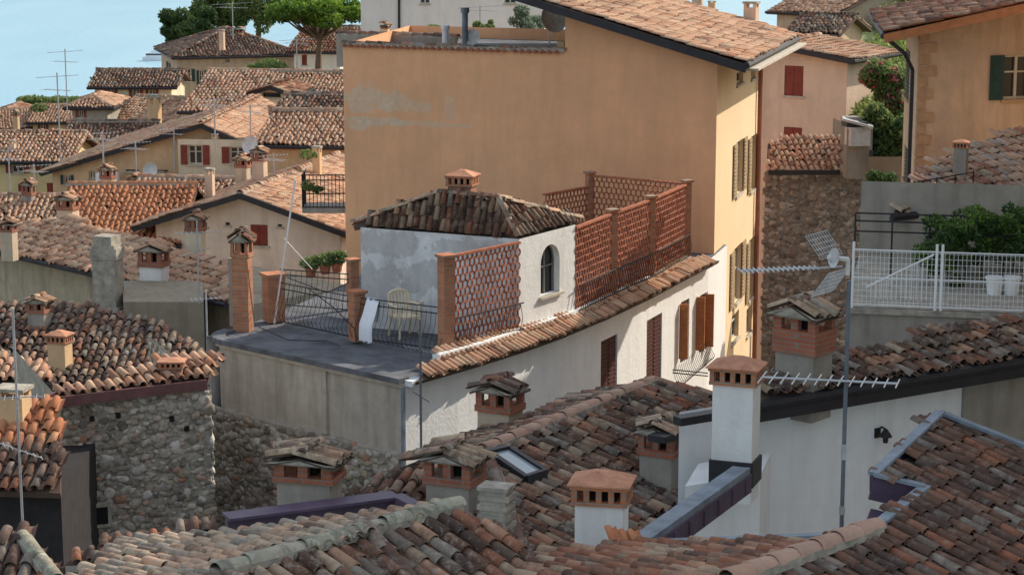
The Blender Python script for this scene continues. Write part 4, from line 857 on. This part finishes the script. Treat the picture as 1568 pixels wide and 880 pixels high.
antenna(V(305,465,53),2.2,[(1.9,(1,.2,0),1.1,9,.5),(1.4,(.9,-.4,.3),.9,8,.4)]); antenna(V(318,545,48),1.6,[(1.4,(1,.3,0),.7,7,.4)])
# ================================================ FAR TOWN
def hs(name,x0,y0,D,x1,y1,depth,pitch,kind,wm,tm,ops=(),**k):
    A=V(x0,y0,D); return house(name,A,G(x1,y1,A.z),depth,pitch,kind,wm,tm,ops,**k)
hs('grey_villa',272,84,130,452,80,8,20,'hip',M_beige,T_mid,[((282,106,293,125),'shut'),((305,108,313,130),'shut'),((337,108,346,130),'shut'),((345,88,352,96),'win'),((415,100,424,120),'closed')],sh=M_grsh)
hs('white_villa',450,75,126,520,76,7,18,'para',M_whiteh,T_red,[((462,84,470,100),'closed')])
hs('lakeside_house',145,130,122,262,130,5,15,'para',M_cream,T_mid,[((165,137,175,152),'shut'),((203,137,214,152),'shut'),((228,137,238,150),'shut')])
hs('tiled_farmhouse',287,166,100,530,170,9.5,17,'para',M_ochre,T_sun,[((300,172,310,180),'win')])
hs('roof_dormer',395,138,99,440,139,2.5,18,'perp',M_cream,T_red,[((402,142,430,149),'open')])
hs('tiled_cottage',425,178,92,530,180,5,17,'para',M_ochre,T_mid)
hs('small_grey_house',110,160,112,164,160,4,20,'hip',M_grey,T_sun,[((120,166,128,180),'shut')])
hs('shoreline_house',-30,194,135,46,192,5,18,'para',M_whiteh,T_sun,[((4,200,12,212),'win'),((24,200,32,212),'shut')])
hs('shoreline_house',-20,176,150,30,176,5,18,'perp',M_cream,T_red,[((6,180,12,190),'win')])
hs('shoreline_house',50,184,135,120,184,5,16,'para',M_ochre,T_sun,[((62,190,70,202),'shut')])
hs('tiled_cottage',105,219,102,225,218,5,17,'para',M_cream,T_mid,[((120,224,130,236),'shut')])
hs('tiled_cottage',175,180,115,285,185,6,17,'para',M_yel,T_sun,[((215,188,225,200),'shut'),((250,190,258,202),'shut')])
hs('yellow_house',-30,242,95,100,242,6,16,'para',M_yel,T_sun,[((18,250,36,265),'shut'),((62,250,76,262),'shut'),((28,280,42,305),'closed'),((72,280,86,303),'closed')],sh=M_redsh)
hs('gabled_ochre_house',80,258,85,470,262,11,20,'perp',M_ochre,T_sun,[((192,235,212,262),'closed'),((136,262,146,275),'win'),((98,268,108,282),'shut'),((236,240,250,262),'shut')],frac=.6,sh=M_grsh)
E=empty('red_shuttered_wing'); A=V(272,213,84); B=G(530,216,A.z); mb=MB(); wall(mb,A,B,8,A.z,[pixop(A,B,r,k) for r,k in(((288,222,310,252),'shut'),((352,225,376,250),'shut'),((284,195,330,202),'open'))]); mb.make('wall',[M_cream,M_frame,M_glass,M_redsh,M_trim],E)
hs('tiled_cottage',405,216,82,530,218,6,17,'para',M_ochre,T_sun)
hs('tiled_cottage',200,308,77,530,315,4.5,15,'para',M_beige,T_sun)
hs('cream_gabled_house',238,336,70,520,346,10,18,'perp',plaster('patched_cream',(.80,.69,.59),.35,(.4,.32,.24)),T_sun,[((384,344,410,376),'closed'),((330,320,337,327),'open'),((367,322,373,328),'open'),((345,338,352,345),'open'),((425,340,432,347),'open'),((310,340,317,347),'open')],oh=.6)
hs('orange_roofed_house',90,366,70,262,366,7.5,20,'para',M_cream,T_new)
hs('tiled_cottage',-40,347,74,110,347,5,17,'para',M_beige,T_sun)
E=empty('white_apartment_house'); A=V(553,60,115); B=G(832,62,A.z); mb=MB(); z1=A.z+8
ops=[pixop(A,B,r,'win') for r in((643,-12,658,6),(772,-12,790,6),(700,-40,715,-22),(560,-40,575,-22))]
wall(mb,gf(A,5),gf(B,5),5,z1,ops); wall(mb,gf(B,5),gf(B,5)+Vector((1,9,0)),5,z1)
for x in(611,768,820): mb.tube(V(x,62,114.7),V(x,-60,114.7),.07,5)
mb.make('walls',[M_whiteh,M_frame,M_glass,M_grsh,M_trim,M_gut],E); bkv=left(hd(A,B))*9
roof([gf(A,z1)+Vector((-.5,-.5,0)),gf(B,z1)+Vector((.5,-.5,0)),gf(B,z1+1.5)+bkv*.5,gf(A,z1+1.5)+bkv*.5],T_sun,E)
for (x,yt,yb,w,D,st,bd) in((62,200,230,16,98,'hat',M_beige),(187,186,215,18,105,'hat',M_ochre),(238,146,196,22,108,'slab',M_ochre),(322,258,292,16,74,'slab',M_pinkw),(372,238,272,24,78,'hat',M_beige),(398,226,264,24,76,'hat',M_pinkw),(166,252,292,24,80,'hat',M_beige),(208,268,298,20,80,'hat',M_cream),(392,150,180,16,96,'hat',M_ochre),(486,224,260,16,75,'slab',M_ochre),(340,46,62,10,128,'slab',M_pinkw),(368,44,56,14,134,'hat',M_ochre),(45,275,320,20,76,'hat',M_grey),(284,272,300,16,80,'slab',M_beige),(590,38,50,14,70,'hat',M_ochre),(1090,2,12,14,90,'slab',M_ochre),(230,205,228,14,95,'slab',M_pinkw),(1068,-6,6,20,90,'slab',M_beige),(25,170,185,10,130,'hat',M_ochre),(300,150,168,12,104,'hat',M_pinkw),(205,108,122,10,126,'slab',M_pinkw),(445,160,176,12,94,'hat',M_beige),(20,215,235,12,96,'slab',M_pinkw),(330,205,222,12,84,'slab',M_ochre),(505,268,290,12,76,'hat',M_ochre)):
    chp(x,yt,yb,w,None,style=st,body=bd,D=D,yaw=-.3,tm=T_sun)
for (x,yb,yt,D,L) in((95,300,110,88,1.8),(105,215,75,105,1.8),(357,60,5,128,2.5),(18,345,225,84,1.4),(330,230,150,80,1.4),(385,240,160,78,1.2),(210,300,215,82,1.2),(55,330,250,80,1.3),(735,62,10,112,2.5),(455,110,60,110,1.8),(160,290,200,80,1.2),(420,300,235,74,1.0),(268,262,195,84,1.1)):
    b0=V(x,yb,D); h=(yb-yt)*D/F; antenna(b0,h,[(h*.97,(1,.2,.05),L,9,.6),(h*.86,(.8,-.4,0),L*.8,7,.7)],r=.03)
dish(V(385,222,77),(-.5,-1,.3),.35); dish(V(278,285,79),(-.5,-1,.3),.45); dish(V(232,262,84),(-.4,-1,.3),.35)
mb=MB(); P=V(165,276,84.2); mb.box(P,(.9,.4,.6),-.05); mb.tube(P+Vector((0,-.2,0)),P+Vector((0,-.23,0)),.22,1,14); mb.make('air_conditioner',[M_white,M_iron])
E=empty('ferry_boat'); b0=G(238,93,0); mb=MB(); dx=Vector((1,0,0)); dy=Vector((0,1,0)); s=b0.y/F*38
hull=[(-.5,-.12),(.35,-.12),(.5,0),(.35,.12),(-.5,.12)]; mb.prism([b0+dx*s*x+dy*s*y for x,y in hull],0,s*.16)
mb.box(b0+UZ*s*.24,(s*.75,s*.2,s*.16)); mb.box(b0+UZ*s*.25-Vector((0,s*.005,0)),(s*.7,s*.2,s*.06),0,1); mb.box(b0+UZ*s*.38+dx*s*.08,(s*.45,s*.18,s*.12)); mb.box(b0+UZ*s*.50+dx*s*.15,(s*.18,s*.14,s*.12)); mb.tube(b0+UZ*s*.5,b0+UZ*s*.85,s*.01); mb.make('hull_and_decks',[M_white,M_glass],E)
# ================================================ TREES
tree('stone_pine_tree',V(487,110,120),3.4,(2.9,2.6,1.15),L_pine,14000,.13,40,.2,1.,pine=True)
tree('broadleaf_tree',V(290,85,150),2.2,(2.0,2,1.4),L_dark,9000,.15,26)
tree('broadleaf_tree',V(340,80,155),3.6,(2.2,2,1.8),L_mid,9000,.15,26)
tree('broadleaf_tree',V(395,80,150),3.8,(2.2,2,2.0),L_mid,9000,.14,26)
tree('broadleaf_tree',V(272,90,150),1.2,(.9,1.2,.8),L_dark,4000,.14,12)
tree('olive_tree',V(805,85,100),1.5,(1.1,1.,.7),L_olive,4500,.08,18,.1)
tree('round_shrub_tree',V(742,80,90),1.0,(.6,.6,.42),L_mid,3500,.07,12,.08)
tree('round_shrub_tree',V(660,70,100),.8,(.9,.7,.22),L_mid,2500,.07,12,.08)
e=empty('lakeside_hedge'); leaves('foliage',[(tuple(V(x,154+random.uniform(-3,3),160)),(1.,1.,.35)) for x in range(45,125,9)],4000,.13,L_mid,e)
e=empty('garden_shrubs'); leaves('foliage',[(tuple(V(x,y,D)),(r,r,r*.5)) for x,y,D,r in((395,108,112,.8),(412,104,112,1.),(245,160,118,.7),(450,115,110,.7),(472,236,74,.35),(60,165,118,.5))],3000,.09,L_mid,e)
# ================================================ LIGHT, CAMERA
EL=math.radians(34); sx,sy=.80,.60; S=Vector((sx*math.cos(EL),sy*math.cos(EL),math.sin(EL)))
ld=bpy.data.lights.new('sun','SUN'); ld.energy=5.; ld.angle=math.radians(.5); ld.color=(1,.89,.73); lo=bpy.data.objects.new('sun',ld); sc.collection.objects.link(lo); lo.rotation_euler=S.to_track_quat('Z','Y').to_euler(); lo.location=(20,20,80)
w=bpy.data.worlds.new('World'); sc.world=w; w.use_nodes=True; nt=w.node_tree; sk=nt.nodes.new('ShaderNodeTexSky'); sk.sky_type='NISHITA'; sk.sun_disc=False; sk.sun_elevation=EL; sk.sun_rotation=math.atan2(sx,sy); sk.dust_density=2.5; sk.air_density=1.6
filled_sky=mix(nt,.36,sk.outputs[0],(6.8,7.2,7.7))  # even pale fill added to the sky to brighten shaded walls
bg=nt.nodes['Background']; bg.inputs['Strength'].default_value=.15; nt.links.new(filled_sky,bg.inputs[0])
cd=bpy.data.cameras.new('camera'); cam=bpy.data.objects.new('camera',cd); sc.collection.objects.link(cam); cam.location=(0,0,ZC); cam.rotation_euler=(math.pi/2-PIT,0,0); cd.sensor_width=36; cd.lens=F/1568*36; cd.clip_end=20000; cd.clip_start=.5; sc.camera=cam
sc.view_settings.view_transform='Standard'; sc.view_settings.look='None'; sc.view_settings.exposure=0
